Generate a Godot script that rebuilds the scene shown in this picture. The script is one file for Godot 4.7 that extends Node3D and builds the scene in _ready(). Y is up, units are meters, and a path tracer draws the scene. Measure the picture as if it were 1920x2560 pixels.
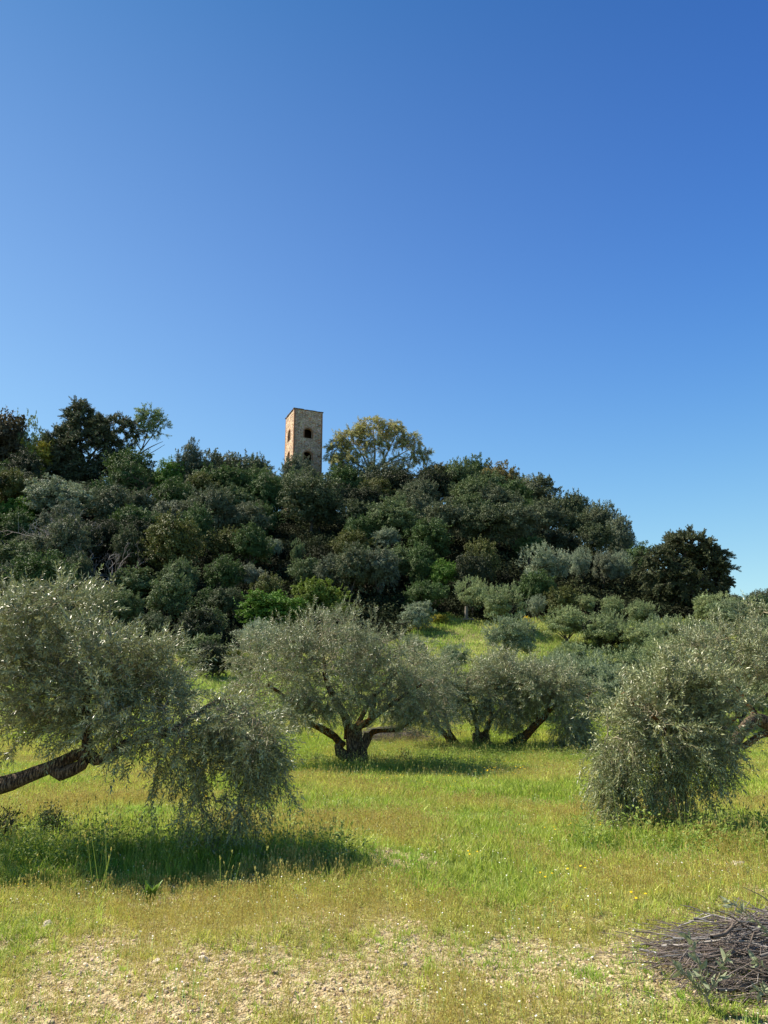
extends Node3D

# ---------------------------------------------------------------- helpers
class Buf:
	var v := PackedVector3Array()
	var n := PackedVector3Array()
	var c := PackedColorArray()
	var i := PackedInt32Array()

	func tri(a: Vector3, b: Vector3, d: Vector3, col: Color) -> void:
		var s := v.size()
		v.push_back(a); v.push_back(b); v.push_back(d)
		c.push_back(col); c.push_back(col); c.push_back(col)
		i.push_back(s); i.push_back(s + 1); i.push_back(s + 2)

	func quad(a: Vector3, b: Vector3, d: Vector3, e: Vector3, col: Color) -> void:
		var s := v.size()
		v.push_back(a); v.push_back(b); v.push_back(d); v.push_back(e)
		c.push_back(col); c.push_back(col); c.push_back(col); c.push_back(col)
		i.push_back(s); i.push_back(s + 1); i.push_back(s + 2)
		i.push_back(s); i.push_back(s + 2); i.push_back(s + 3)

	# a folded leaf: base, left, tip, right
	func leaf(p: Vector3, along: Vector3, side: Vector3, up: Vector3, l: float, w: float, col: Color) -> void:
		var m := p + along * (l * 0.45)
		var a := m + side * (w * 0.5) + up * (w * 0.18)
		var b := m - side * (w * 0.5) + up * (w * 0.18)
		quad(p, a, p + along * l, b, col)

	func box(x0: Vector3, x1: Vector3, col: Color) -> void:
		var p: Array[Vector3] = []
		for k in 8:
			p.append(Vector3(x1.x if k & 1 else x0.x, x1.y if k & 2 else x0.y, x1.z if k & 4 else x0.z))
		quad(p[0], p[2], p[3], p[1], col)
		quad(p[5], p[7], p[6], p[4], col)
		quad(p[4], p[6], p[2], p[0], col)
		quad(p[1], p[3], p[7], p[5], col)
		quad(p[2], p[6], p[7], p[3], col)
		quad(p[4], p[0], p[1], p[5], col)

	func mesh(mat: Material) -> ArrayMesh:
		var a := []
		a.resize(Mesh.ARRAY_MAX)
		a[Mesh.ARRAY_VERTEX] = v
		if n.size() == v.size() and n.size() > 0:
			a[Mesh.ARRAY_NORMAL] = n
		if c.size() == v.size():
			a[Mesh.ARRAY_COLOR] = c
		a[Mesh.ARRAY_INDEX] = i
		var m := ArrayMesh.new()
		m.add_surface_from_arrays(Mesh.PRIMITIVE_TRIANGLES, a)
		m.surface_set_material(0, mat)
		return m

var rng := RandomNumberGenerator.new()
var noise := FastNoiseLite.new()
var fine := FastNoiseLite.new()
var taken := {}
var M := {}
var SUN := Vector3.ZERO

func rr(a: float, b: float) -> float:
	return rng.randf_range(a, b)

func rdir() -> Vector3:
	var z := rng.randf_range(-1.0, 1.0)
	var t := rng.randf_range(0.0, TAU)
	var r := sqrt(1.0 - z * z)
	return Vector3(r * cos(t), z, r * sin(t))

func lin(r: float, g: float, b: float) -> Color:
	return Color(r, g, b).linear_to_srgb()

func numbered(called: String) -> String:
	var k: int = taken.get(called, 0)
	taken[called] = k + 1
	return called if k == 0 else "%s_%03d" % [called, k]

func tag(o: Node, label: String, category := "", group := "", kind := "") -> void:
	if label: o.set_meta("label", label)
	if category: o.set_meta("category", category)
	if group: o.set_meta("group", group)
	if kind: o.set_meta("kind", kind)

func thing(called: String, label: String, category: String, at: Vector3, group := "") -> Node3D:
	var o := Node3D.new()
	o.name = numbered(called)
	add_child(o, true)
	o.position = at
	tag(o, label, category, group)
	return o

func part(called: String, mesh: Mesh, parent: Node, mat: Material = null) -> MeshInstance3D:
	var o := MeshInstance3D.new()
	o.name = called
	o.mesh = mesh
	if mat: o.material_override = mat
	parent.add_child(o, true)
	return o

func many(called: String, mesh: Mesh, where: Array, tints: Array, parent: Node) -> MultiMeshInstance3D:
	var m := MultiMesh.new()
	m.transform_format = MultiMesh.TRANSFORM_3D
	m.use_colors = true
	m.mesh = mesh
	m.instance_count = where.size()
	for k in where.size():
		m.set_instance_transform(k, where[k])
		m.set_instance_color(k, tints[k])
	var o := MultiMeshInstance3D.new()
	o.name = called
	o.multimesh = m
	parent.add_child(o, true)
	return o

func stuff(called: String, label: String, mesh: Mesh, where: Array, tints: Array) -> void:
	var o := many(called, mesh, where, tints, self)
	tag(o, label, "", "", "stuff")

func plain(c: Color, rough := 0.9, spec := 0.3, back := 0.0) -> StandardMaterial3D:
	var m := StandardMaterial3D.new()
	m.albedo_color = c
	m.roughness = rough
	m.metallic_specular = spec
	m.vertex_color_use_as_albedo = true
	if back > 0.0:
		m.backlight_enabled = true
		m.backlight = Color(back, back, back).linear_to_srgb()
	return m

func noise_tex(sd: int, freq: float, ramp: Array, size := 256, normal := 0.0, oct := 4) -> NoiseTexture2D:
	var f := FastNoiseLite.new()
	f.seed = sd
	f.noise_type = FastNoiseLite.TYPE_SIMPLEX
	f.frequency = freq
	f.fractal_octaves = oct
	var t := NoiseTexture2D.new()
	t.width = size
	t.height = size
	t.seamless = true
	t.noise = f
	if normal > 0.0:
		t.as_normal_map = true
		t.bump_strength = normal
	elif ramp.size():
		var g := Gradient.new()
		var offs := PackedFloat32Array()
		var cols := PackedColorArray()
		for r in ramp:
			offs.push_back(r[0])
			cols.push_back(r[1])
		g.offsets = offs
		g.colors = cols
		t.color_ramp = g
	return t

func tri_mat(c: Color, tex: Texture2D, scale: float, nrm: Texture2D, nscale := 1.0, rough := 0.9) -> StandardMaterial3D:
	var m := plain(c, rough, 0.3)
	m.uv1_triplanar = true
	m.uv1_scale = Vector3(scale, scale, scale)
	if tex: m.albedo_texture = tex
	if nrm:
		m.normal_enabled = true
		m.normal_texture = nrm
		m.normal_scale = nscale
	return m

func basis_from(x: Vector3, roll: float, s: float) -> Basis:
	var h := Vector3.UP if absf(x.y) < 0.95 else Vector3.RIGHT
	var z := x.cross(h).normalized()
	var y := z.cross(x)
	var b := Basis(x, y, z)
	return Basis(x, roll) * b * s

# a round tube along a polyline, radii per point, ridged by amp
func tube(b: Buf, pts: Array, radii: Array, sides: int, amp := 0.0, sd := 0.0) -> void:
	var first := b.v.size()
	var up := Vector3.UP
	for k in pts.size():
		var p: Vector3 = pts[k]
		var d: Vector3 = (pts[mini(k + 1, pts.size() - 1)] - pts[maxi(k - 1, 0)]).normalized()
		var h := Vector3(0.13, 0.2, 0.97).normalized()
		if absf(d.dot(h)) > 0.95: h = Vector3.RIGHT
		var s := d.cross(h).normalized()
		var u := s.cross(d)
		for j in sides:
			var a := TAU * j / sides
			var o := s * cos(a) + u * sin(a)
			var r: float = radii[k]
			if amp > 0.0:
				r *= 1.0 + amp * (0.55 * noise.get_noise_3d(o.x * 60 + sd, p.y * 14 + sd, o.z * 60) + 0.5 * sin(a * 3.0 + sd + p.y * 1.4) * 0.5 + 0.8 * noise.get_noise_3d(o.x * 150 + sd, p.y * 50, o.z * 150))
			b.v.push_back(p + o * r)
			b.n.push_back(o)
			b.c.push_back(Color.WHITE)
	for k in pts.size() - 1:
		for j in sides:
			var a0 := first + k * sides + j
			var a1 := first + k * sides + (j + 1) % sides
			b.i.append_array([a0, a1, a1 + sides, a0, a1 + sides, a0 + sides])
	var tip := b.v.size()
	b.v.push_back(pts[-1]); b.n.push_back((pts[-1] - pts[-2]).normalized()); b.c.push_back(Color.WHITE)
	var last := first + (pts.size() - 1) * sides
	for j in sides:
		b.i.append_array([last + j, last + (j + 1) % sides, tip])

func renormal(b: Buf) -> void:
	var acc := PackedVector3Array()
	acc.resize(b.v.size())
	for k in range(0, b.i.size(), 3):
		var p := b.i[k]
		var q := b.i[k + 1]
		var r := b.i[k + 2]
		var f := (b.v[r] - b.v[p]).cross(b.v[q] - b.v[p])
		acc[p] += f
		acc[q] += f
		acc[r] += f
	for k in acc.size():
		acc[k] = acc[k].normalized()
		if acc[k].dot(b.n[k]) < 0.0: acc[k] = -acc[k]
	b.n = acc

# smooth curve through control points
func curve(ctrl: Array, step: float) -> Array:
	var out := []
	for k in ctrl.size() - 1:
		var p0: Vector3 = ctrl[maxi(k - 1, 0)]
		var p1: Vector3 = ctrl[k]
		var p2: Vector3 = ctrl[k + 1]
		var p3: Vector3 = ctrl[mini(k + 2, ctrl.size() - 1)]
		var m := maxi(1, int(ceil(p1.distance_to(p2) / step)))
		for j in m:
			out.append(p1.cubic_interpolate(p2, p0, p3, float(j) / m))
	out.append(ctrl[-1])
	return out

# ---------------------------------------------------------------- terrain
func sm(a: float, b: float, t: float) -> float:
	t = clampf((t - a) / (b - a), 0.0, 1.0)
	return t * t * (3.0 - 2.0 * t)

func height(x: float, z: float) -> float:
	var d := -z
	var f := 0.0
	if d > 22.0:
		f = 0.17 * (d - 22.0) * sm(14.0, 40.0, d) if d < 75.0 else 0.17 * 53.0 + 0.04 * (d - 75.0)
	var dd := d + maxf(0.0, -x - 18.0) * 0.45 - maxf(0.0, x - 10.0) * 0.3
	var s := 1.0 - sm(20.0, 50.0, x)
	var t := clampf((dd - 44.0) / 82.0, 0.0, 1.0)
	return f + 23.0 * s * (sm(0.0, 1.0, t) * 0.5 + 0.5 * t)

func ground(x: float, z: float) -> float:
	var near := clampf(1.0 - (-z - 20.0) / 40.0, 0.25, 1.0)
	return height(x, z) + near * (0.05 * noise.get_noise_2d(x * 22.0, z * 22.0) + 0.02 * noise.get_noise_2d(x * 90.0, z * 90.0))

# how bare the ground is: 1 soil and gravel, 0 grown over
func bare(x: float, z: float) -> float:
	var n := noise.get_noise_2d(x * 26.0 + 300.0, z * 26.0) + 0.55 * noise.get_noise_2d(x * 95.0, z * 95.0 + 70.0)
	var b := sm(0.0, 1.0, (6.0 + n * 3.8 - 0.35 * maxf(0.0, x) - 0.12 * minf(0.0, x) + z) / 3.4) * 0.66
	var patch := sm(0.42, 0.66, noise.get_noise_2d(x * 30.0 - 90.0, z * 30.0 + 500.0) + 0.3 * noise.get_noise_2d(x * 120.0, z * 120.0)) * 0.55
	return clampf(maxf(b, patch), 0.0, 1.0)

func wooded(x: float, z: float) -> bool:
	var d := -z
	var dd := d + maxf(0.0, -x - 18.0) * 0.45 - maxf(0.0, x - 10.0) * 0.15
	if x > 37.0: return d > 84.0
	return dd > 48.0 + 8.5 * sm(-1.0, 4.0, x) + 1.5 * noise.get_noise_2d(x * 8.0, z * 8.0)

# ---------------------------------------------------------------- foliage meshes
# a crown for a tree one metre high and one metre wide, leaf by leaf
func crown_mesh(sd: int, o: Dictionary) -> ArrayMesh:
	rng.seed = sd
	var b := Buf.new()
	var ry: float = o.ry
	var cy: float = o.cy
	var outline := FastNoiseLite.new()
	outline.seed = sd
	outline.frequency = 0.9
	outline.fractal_octaves = 3
	# a crown is several leafy masses grown into each other
	var masses := []
	var mc: int = o.get("masses", 1)
	for k in mc:
		var md := rdir()
		if mc == 1: masses.append([Vector3.ZERO, 1.0])
		else: masses.append([Vector3(md.x, md.y * 0.8 + 0.02, md.z) * rr(0.12, 0.24), rr(0.52, 0.78)])
	for k in int(o.n):
		var ms: Array = masses[k % mc]
		var d := rdir()
		if d.y < o.low: d.y = -d.y * rng.randf()
		d = d.normalized()
		var out: float = 0.80 + o.uneven * outline.get_noise_3dv(d * 1.3)
		var r: float = 0.46 * out * lerpf(0.35, 1.0, sqrt(rng.randf()))
		if o.has("cone"): r *= 1.0 - 0.75 * maxf(0.0, d.y)
		r *= float(ms[1])
		var mo: Vector3 = ms[0]
		var c := Vector3(d.x * r + mo.x, cy + (d.y * r + mo.y) / 0.46 * ry, d.z * r + mo.z)
		var cr: float = o.cr * (0.45 + 1.15 * rng.randf() * rng.randf() + 0.35 * rng.randf())
		var tint := rr(0.62, 0.95)
		var hue := rr(-0.06, 0.06)
		for j in int(o.per):
			var e := (rdir() + d * 0.35 + Vector3.UP * 0.35).normalized()
			var p := c + Vector3(e.x, e.y * 0.8, e.z) * (cr * lerpf(0.5, 1.0, sqrt(rng.randf())))
			var nrm := (e * 0.65 + d * 0.45 + Vector3.UP * 0.35 + rdir() * 0.65).normalized()
			var al: Vector3 = (rdir() * 0.7 + e * 0.6 + Vector3.UP * float(o.shoot)).normalized()
			al = (al - nrm * al.dot(nrm) * (1.0 - float(o.shoot) * 0.5)).normalized()
			var side := al.cross(nrm).normalized()
			var l: float = o.ll * rr(0.7, 1.3)
			var t := clampf(tint + rr(-0.14, 0.14), 0.2, 1.0)
			b.leaf(p, al, side, nrm, l, o.lw * rr(0.7, 1.3), Color(clampf(t + hue, 0, 1), t, clampf(t - hue * 0.5 + rr(-0.05, 0.05), 0, 1)))
	# boughs that stick out of the masses in every direction
	for k in int(o.get("boughs", 0)):
		var ms: Array = masses[k % mc]
		var d := (rdir() + Vector3.UP * 0.35).normalized()
		var mo: Vector3 = ms[0]
		var r0: float = 0.40 * float(ms[1])
		var p := Vector3(d.x * r0 + mo.x, cy + (d.y * r0 + mo.y) / 0.46 * ry, d.z * r0 + mo.z)
		var g := (d + rdir() * 0.55).normalized()
		var len := rr(0.05, 0.14)
		var tint := rr(0.6, 1.0)
		for j in 26:
			var f := rng.randf()
			var q := p + g * (len * f) + rdir() * (0.026 * (1.15 - f))
			var al := (g * 0.6 + rdir()).normalized()
			var nrm := (Vector3.UP * 0.6 + d * 0.4 + rdir() * 0.8).normalized()
			var side := al.cross(nrm).normalized()
			var t := clampf(tint + rr(-0.15, 0.15), 0.2, 1.0)
			b.leaf(q, al, side, nrm, o.ll * rr(0.7, 1.3), o.lw * rr(0.7, 1.3), Color(t, t, t))
	# upright shoots that break the outline
	for k in int(o.get("spikes", 0)):
		var d := rdir()
		d.y = absf(d.y) + 0.25
		d = d.normalized()
		var out: float = 0.80 + o.uneven * outline.get_noise_3dv(d * 1.3)
		var p := Vector3(d.x * 0.46 * out, cy + d.y * ry * out, d.z * 0.46 * out)
		var g := (d * 0.5 + Vector3.UP + rdir() * 0.35).normalized()
		var len := rr(0.06, 0.15)
		for j in 11:
			var q := p + g * (len * j / 10.0)
			var al := (g + rdir() * 0.8).normalized()
			var side := al.cross(rdir()).normalized()
			var t := rr(0.6, 1.0)
			b.leaf(q, al, side, al.cross(side), o.ll, o.lw, Color(t, t, t))
	return b.mesh(M.white)

func trunk_mesh(sd: int, top: float, r: float, lean: float) -> ArrayMesh:
	rng.seed = sd
	var b := Buf.new()
	var base := Vector3(0, -0.08, 0)
	var fork := Vector3(lean, top * 0.45, rr(-0.03, 0.03))
	tube(b, curve([base, Vector3(lean * 0.3, top * 0.2, 0), fork], 0.08), [r * 1.5, r * 1.15, r, r * 0.95, r * 0.9, r * 0.85, r * 0.85, r * 0.85, r * 0.8].slice(0, curve([base, Vector3(lean * 0.3, top * 0.2, 0), fork], 0.08).size()), 7)
	for k in 5:
		var a := TAU * k / 5.0 + rr(-0.4, 0.4)
		var e := Vector3(cos(a) * rr(0.18, 0.34), top * rr(0.85, 1.25), sin(a) * rr(0.18, 0.34))
		tube(b, [fork + Vector3(0, -0.03, 0), fork.lerp(e, 0.45) + Vector3(0, 0.04, 0), e], [r * 0.6, r * 0.4, r * 0.12], 5)
	return b.mesh(M.bark_far)

func bare_mesh(sd: int) -> ArrayMesh:
	rng.seed = sd
	var b := Buf.new()
	var stack := []
	for k in 9:
		var a := rr(0, TAU)
		stack.append([Vector3(rr(-0.1, 0.1), -0.02, rr(-0.1, 0.1)), (Vector3(cos(a) * rr(0.2, 0.9), 1.0, sin(a) * rr(0.2, 0.9))).normalized(), 0.0105, rr(0.3, 0.5), 0])
	while stack.size():
		var s: Array = stack.pop_back()
		var p: Vector3 = s[0]
		var d: Vector3 = s[1]
		var pts := [p]
		var rad := [s[2]]
		var steps := 4
		for j in steps:
			d = (d + rdir() * 0.28).normalized()
			p += d * (s[3] / steps)
			pts.append(p)
			rad.append(s[2] * lerpf(1.0, 0.6, (j + 1.0) / steps))
			if s[4] < 4 and (j > 0) and rng.randf() < (0.85 if s[4] < 3 else 0.6):
				stack.append([p, (d + rdir() * 0.85 + Vector3.UP * 0.08).normalized(), s[2] * 0.62, s[3] * rr(0.5, 0.75), s[4] + 1])
		tube(b, pts, rad, 3)
	return b.mesh(M.twig_grey)

func sprig_mesh(pairs: int, len: float, ll: float, lw: float, mat: Material, spread := 0.9) -> ArrayMesh:
	rng.seed = 4711 + pairs
	var b := Buf.new()
	b.tri(Vector3(0, -0.0012, 0), Vector3(len, 0, 0), Vector3(0, 0.0012, 0), Color(0.9, 0.8, 0.6))
	for k in pairs:
		var x := len * (k + 0.5) / pairs
		var turn := (PI / 2 if k % 2 else 0.0) + rr(-0.5, 0.5)
		for s in [-1.0, 1.0]:
			var out := Vector3(0, cos(turn) * s, sin(turn) * s)
			var al := (Vector3(1, 0, 0) * rr(0.5, 1.0) + out * spread + rdir() * 0.2).normalized()
			var nrm := (Vector3(1, 0, 0) - al * al.x + rdir() * 0.35).normalized()
			var side := al.cross(nrm).normalized()
			var t := rr(0.32, 0.8)
			var silver := rng.randf() < 0.4
			b.leaf(Vector3(x, 0, 0), al, side, side.cross(al), ll * rr(0.75, 1.2), lw * rr(0.8, 1.2), Color(0.95, 0.97, 0.97) if silver else Color(t, t, t * 0.8))
	var al2 := Vector3(1, 0, 0)
	b.leaf(Vector3(len, 0, 0), al2, Vector3(0, 0, 1), Vector3(0, 1, 0), ll, lw, Color(0.8, 0.85, 0.7))
	return b.mesh(mat)

# a tree grown from its limbs towards points spread through its crown
# mains: [[control points], r0, r1]; lobes: [centre, radii, tips, droop, rise]
func grow(called: String, label: String, category: String, group: String, base: Vector3, mains: Array, lobes: Array, o: Dictionary) -> Node3D:
	var t := thing(called, label, category, base, group)
	rng.seed = int(o.seed)
	var tb := Buf.new()
	var lb := Buf.new()
	var nodes := PackedVector3Array()
	var k := 0
	for m in mains:
		var pts := curve(m[0], o.step)
		var rad := []
		var loc := []
		var flare: float = m[3] if m.size() > 3 else 0.0
		for j in pts.size():
			var f := float(j) / (pts.size() - 1)
			var wob := rdir() * (0.12 * lerpf(m[1], m[2], f)) if j > 0 and k > 0 else Vector3.ZERO
			loc.append(pts[j] - base + wob)
			rad.append(lerpf(m[1], m[2], pow(f, 0.8)) * (1.0 + flare * exp(-f * 7.0)) * rr(0.93, 1.07))
			if f > 0.3 or k > 0: nodes.push_back(pts[j] - base)
		var bb := tb if m.size() > 4 else lb
		tube(bb, loc, rad, 14 if m.size() > 4 else 8, o.get("gnarl", 0.25) if m.size() > 4 else 0.18, k * 3.7 + o.seed)
		k += 1
	var tips := []
	for L in lobes:
		for q in int(L[2]):
			var d := rdir()
			var r := lerpf(o.get("inner", 0.4), 1.0, sqrt(rng.randf())) * (1.0 + 0.18 * noise.get_noise_3d(d.x * 60 + o.seed, d.y * 60, d.z * 60))
			var p: Vector3 = L[0] + Vector3(d.x * L[1].x, d.y * L[1].y, d.z * L[1].z) * r - base
			if p.y + base.y < o.floor: continue
			# leave gaps between the leafy boughs
			var q3: Vector3 = p * (62.0 / float(o.scale))
			if noise.get_noise_3d(q3.x + o.seed * 31.0, q3.y, q3.z) < o.get("gap", -0.08): continue
			var best := 1e9
			for nd in nodes:
				best = minf(best, nd.distance_squared_to(p))
			tips.append([best, p, L[3], L[4]])
	tips.sort_custom(func(a, c): return a[0] < c[0])
	var where := []
	var tints := []
	var bb2 := Buf.new()
	var sc: float = o.scale
	for tp in tips:
		var p: Vector3 = tp[1]
		var best := 1e9
		var from := Vector3.ZERO
		for nd in nodes:
			var dd := nd.distance_squared_to(p)
			if dd < best:
				best = dd
				from = nd
		var gap := sqrt(best)
		var dir := (p - from).normalized()
		var mid := from.lerp(p, 0.5) + Vector3.UP * gap * 0.12 + rdir() * gap * 0.12
		var r0: float = clampf(o.twig * (1.0 + gap * 1.6 / sc), o.twig, o.twig * 4.0)
		if gap > 0.03:
			tube(bb2, [from, mid, p], [r0, r0 * 0.75, r0 * 0.5], 4)
		nodes.push_back(mid)
		if rng.randf() < 0.5: nodes.push_back(p)
		# the twig beyond the tip, hanging or rising, set with sprays
		var g := (dir * 0.8 + rdir() * 0.55 + Vector3.UP * float(tp[3])).normalized()
		var len: float = o.len * (rr(0.6, 1.4) if tp[2] < 0.85 else rr(0.5, 1.9))
		var steps := 5
		var q := p
		var pts := [q]
		for j in steps:
			g = (g + Vector3.DOWN * float(tp[2]) * 0.45 + rdir() * 0.12).normalized()
			var q2 := q + g * len / steps
			if q2.y + base.y < o.floor: break
			for h in int(o.sprigs):
				if o.sprigs > 1 and rng.randf() < 0.25: continue
				var x := (g + rdir() * 0.62 + Vector3.UP * float(tp[3]) * 0.12).normalized()
				where.append(Transform3D(basis_from(x, rr(0, TAU), rr(0.75, 1.25)), q.lerp(q2, rng.randf())))
				var tn := rr(0.75, 1.2)
				tints.append(Color(tn * rr(0.94, 1.08), tn, tn * rr(0.85, 1.05)))
			q = q2
			pts.append(q)
		if pts.size() > 2:
			var rads := []
			for j in pts.size(): rads.append(o.twig * lerpf(0.55, 0.25, float(j) / pts.size()))
			tube(bb2, pts, rads, 3)
	if tb.v.size():
		renormal(tb)
		part("trunk", tb.mesh(o.bark), t)
	if lb.v.size():
		renormal(lb)
		part("limbs", lb.mesh(o.get("limb_bark", o.bark)), t)
	var br := part("branches", bb2.mesh(o.get("twig_mat", M.twig_pale)), t)
	br.set_meta("kind", "stuff")
	var cr := many("crown", o.spray, where, tints, t)
	cr.set_meta("kind", "stuff")
	return t

# ---------------------------------------------------------------- grasses
func tuft_mesh(sd: int, blades: int, h0: float, h1: float, w: float, spread: float, lean: float, mat: Material, cols: Array) -> ArrayMesh:
	rng.seed = sd
	var b := Buf.new()
	for k in blades:
		var a := rr(0, TAU)
		var p := Vector3(cos(a), 0, sin(a)) * spread * sqrt(rng.randf())
		var h := rr(h0, h1)
		var out := Vector3(cos(a + rr(-0.8, 0.8)), 0, sin(a + rr(-0.8, 0.8))) * lean * h
		var side := Vector3(rr(-1, 1), 0, rr(-1, 1)).normalized() * w * rr(0.7, 1.3)
		var col: Color = cols[rng.randi() % cols.size()]
		var m := p + Vector3(0, h * 0.55, 0) + out * rr(0.15, 0.4)
		var e := p + Vector3(0, h, 0) + out * rr(0.8, 1.4)
		b.quad(p - side * 0.5, m - side * 0.45, m + side * 0.45, p + side * 0.5, col)
		b.tri(m - side * 0.45, e, m + side * 0.45, col)
	return b.mesh(mat)

# thin stalks with small seed heads or flowers on top
func stalk_mesh(sd: int, n: int, h0: float, h1: float, spread: float, head: float, flat: bool, stem: Color, cols: Array, mat: Material) -> ArrayMesh:
	rng.seed = sd
	var b := Buf.new()
	for k in n:
		var a := rr(0, TAU)
		var p := Vector3(cos(a), 0, sin(a)) * spread * sqrt(rng.randf())
		var e := p + Vector3(rr(-0.3, 0.3), 1.0, rr(-0.3, 0.3)) * rr(h0, h1)
		var side := Vector3(rr(-1, 1), 0, rr(-1, 1)).normalized() * 0.0035
		b.quad(p - side * 0.5, e - side * 0.3, e + side * 0.3, p + side * 0.5, stem)
		var col: Color = cols[rng.randi() % cols.size()]
		if flat:
			var n2 := (Vector3.UP + rdir() * 0.5).normalized()
			var x := n2.cross(rdir()).normalized()
			var z := n2.cross(x)
			for j in 6:
				var t0 := TAU * j / 6.0
				var t1 := TAU * (j + 1) / 6.0
				b.tri(e, e + (x * cos(t0) + z * sin(t0)) * head, e + (x * cos(t1) + z * sin(t1)) * head, col)
		else:
			for j in 3:
				var al := (Vector3.UP + rdir() * 0.5).normalized()
				var sd2 := al.cross(rdir()).normalized()
				b.leaf(e - al * head * 0.6, al, sd2, al.cross(sd2), head * 1.8, head * 0.55, col)
	return b.mesh(mat)

func weed_mesh(sd: int, n: int, size: float, height_: float, mat: Material, cols: Array) -> ArrayMesh:
	rng.seed = sd
	var b := Buf.new()
	for k in n:
		var a := rr(0, TAU)
		var p := Vector3(cos(a), 0, sin(a)) * size * 2.2 * sqrt(rng.randf()) + Vector3(0, height_ * rng.randf(), 0)
		var al := (Vector3(cos(a), rr(0.0, 0.9), sin(a)) + rdir() * 0.5).normalized()
		var nrm := (Vector3.UP + rdir() * 0.5).normalized()
		var side := al.cross(nrm).normalized()
		b.leaf(p, al, side, side.cross(al), size * rr(0.6, 1.3), size * rr(0.4, 0.6), cols[rng.randi() % cols.size()])
	return b.mesh(mat)

func stone_mesh(sd: int) -> ArrayMesh:
	rng.seed = sd
	var s := SphereMesh.new()
	s.radial_segments = 7
	s.rings = 4
	var a := s.get_mesh_arrays()
	var vs: PackedVector3Array = a[Mesh.ARRAY_VERTEX]
	var b := Buf.new()
	for v in vs:
		var d := (v * 2.0).normalized()
		var r := 0.5 * (1.0 + 0.45 * noise.get_noise_3d(d.x * 55 + sd * 9, d.y * 55, d.z * 55 + sd) + 0.25 * noise.get_noise_3d(d.x * 140 + sd * 9, d.y * 140, d.z * 140))
		b.v.push_back(Vector3(d.x, d.y * 0.62, d.z * 0.85) * r)
		b.c.push_back(Color.WHITE)
	b.i = a[Mesh.ARRAY_INDEX]
	return b.mesh(M.stone)

# shade: where the crowns keep the turf lusher and the weeds taller
func lush(x: float, z: float) -> float:
	var f := 0.0
	for c in [Vector3(-2.3, -8.6, 1.6), Vector3(-0.4, -20.0, 2.6), Vector3(2.6, -23.6, 3.0), Vector3(4.2, -9.3, 1.4), Vector3(5.8, -22.5, 2.2)]:
		f = maxf(f, 1.0 - Vector2((x - c.x) / (c.z * 1.5), (z - c.y) / (c.z * 0.7)).length())
	return clampf(f * 1.6, 0.0, 1.0)

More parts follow.
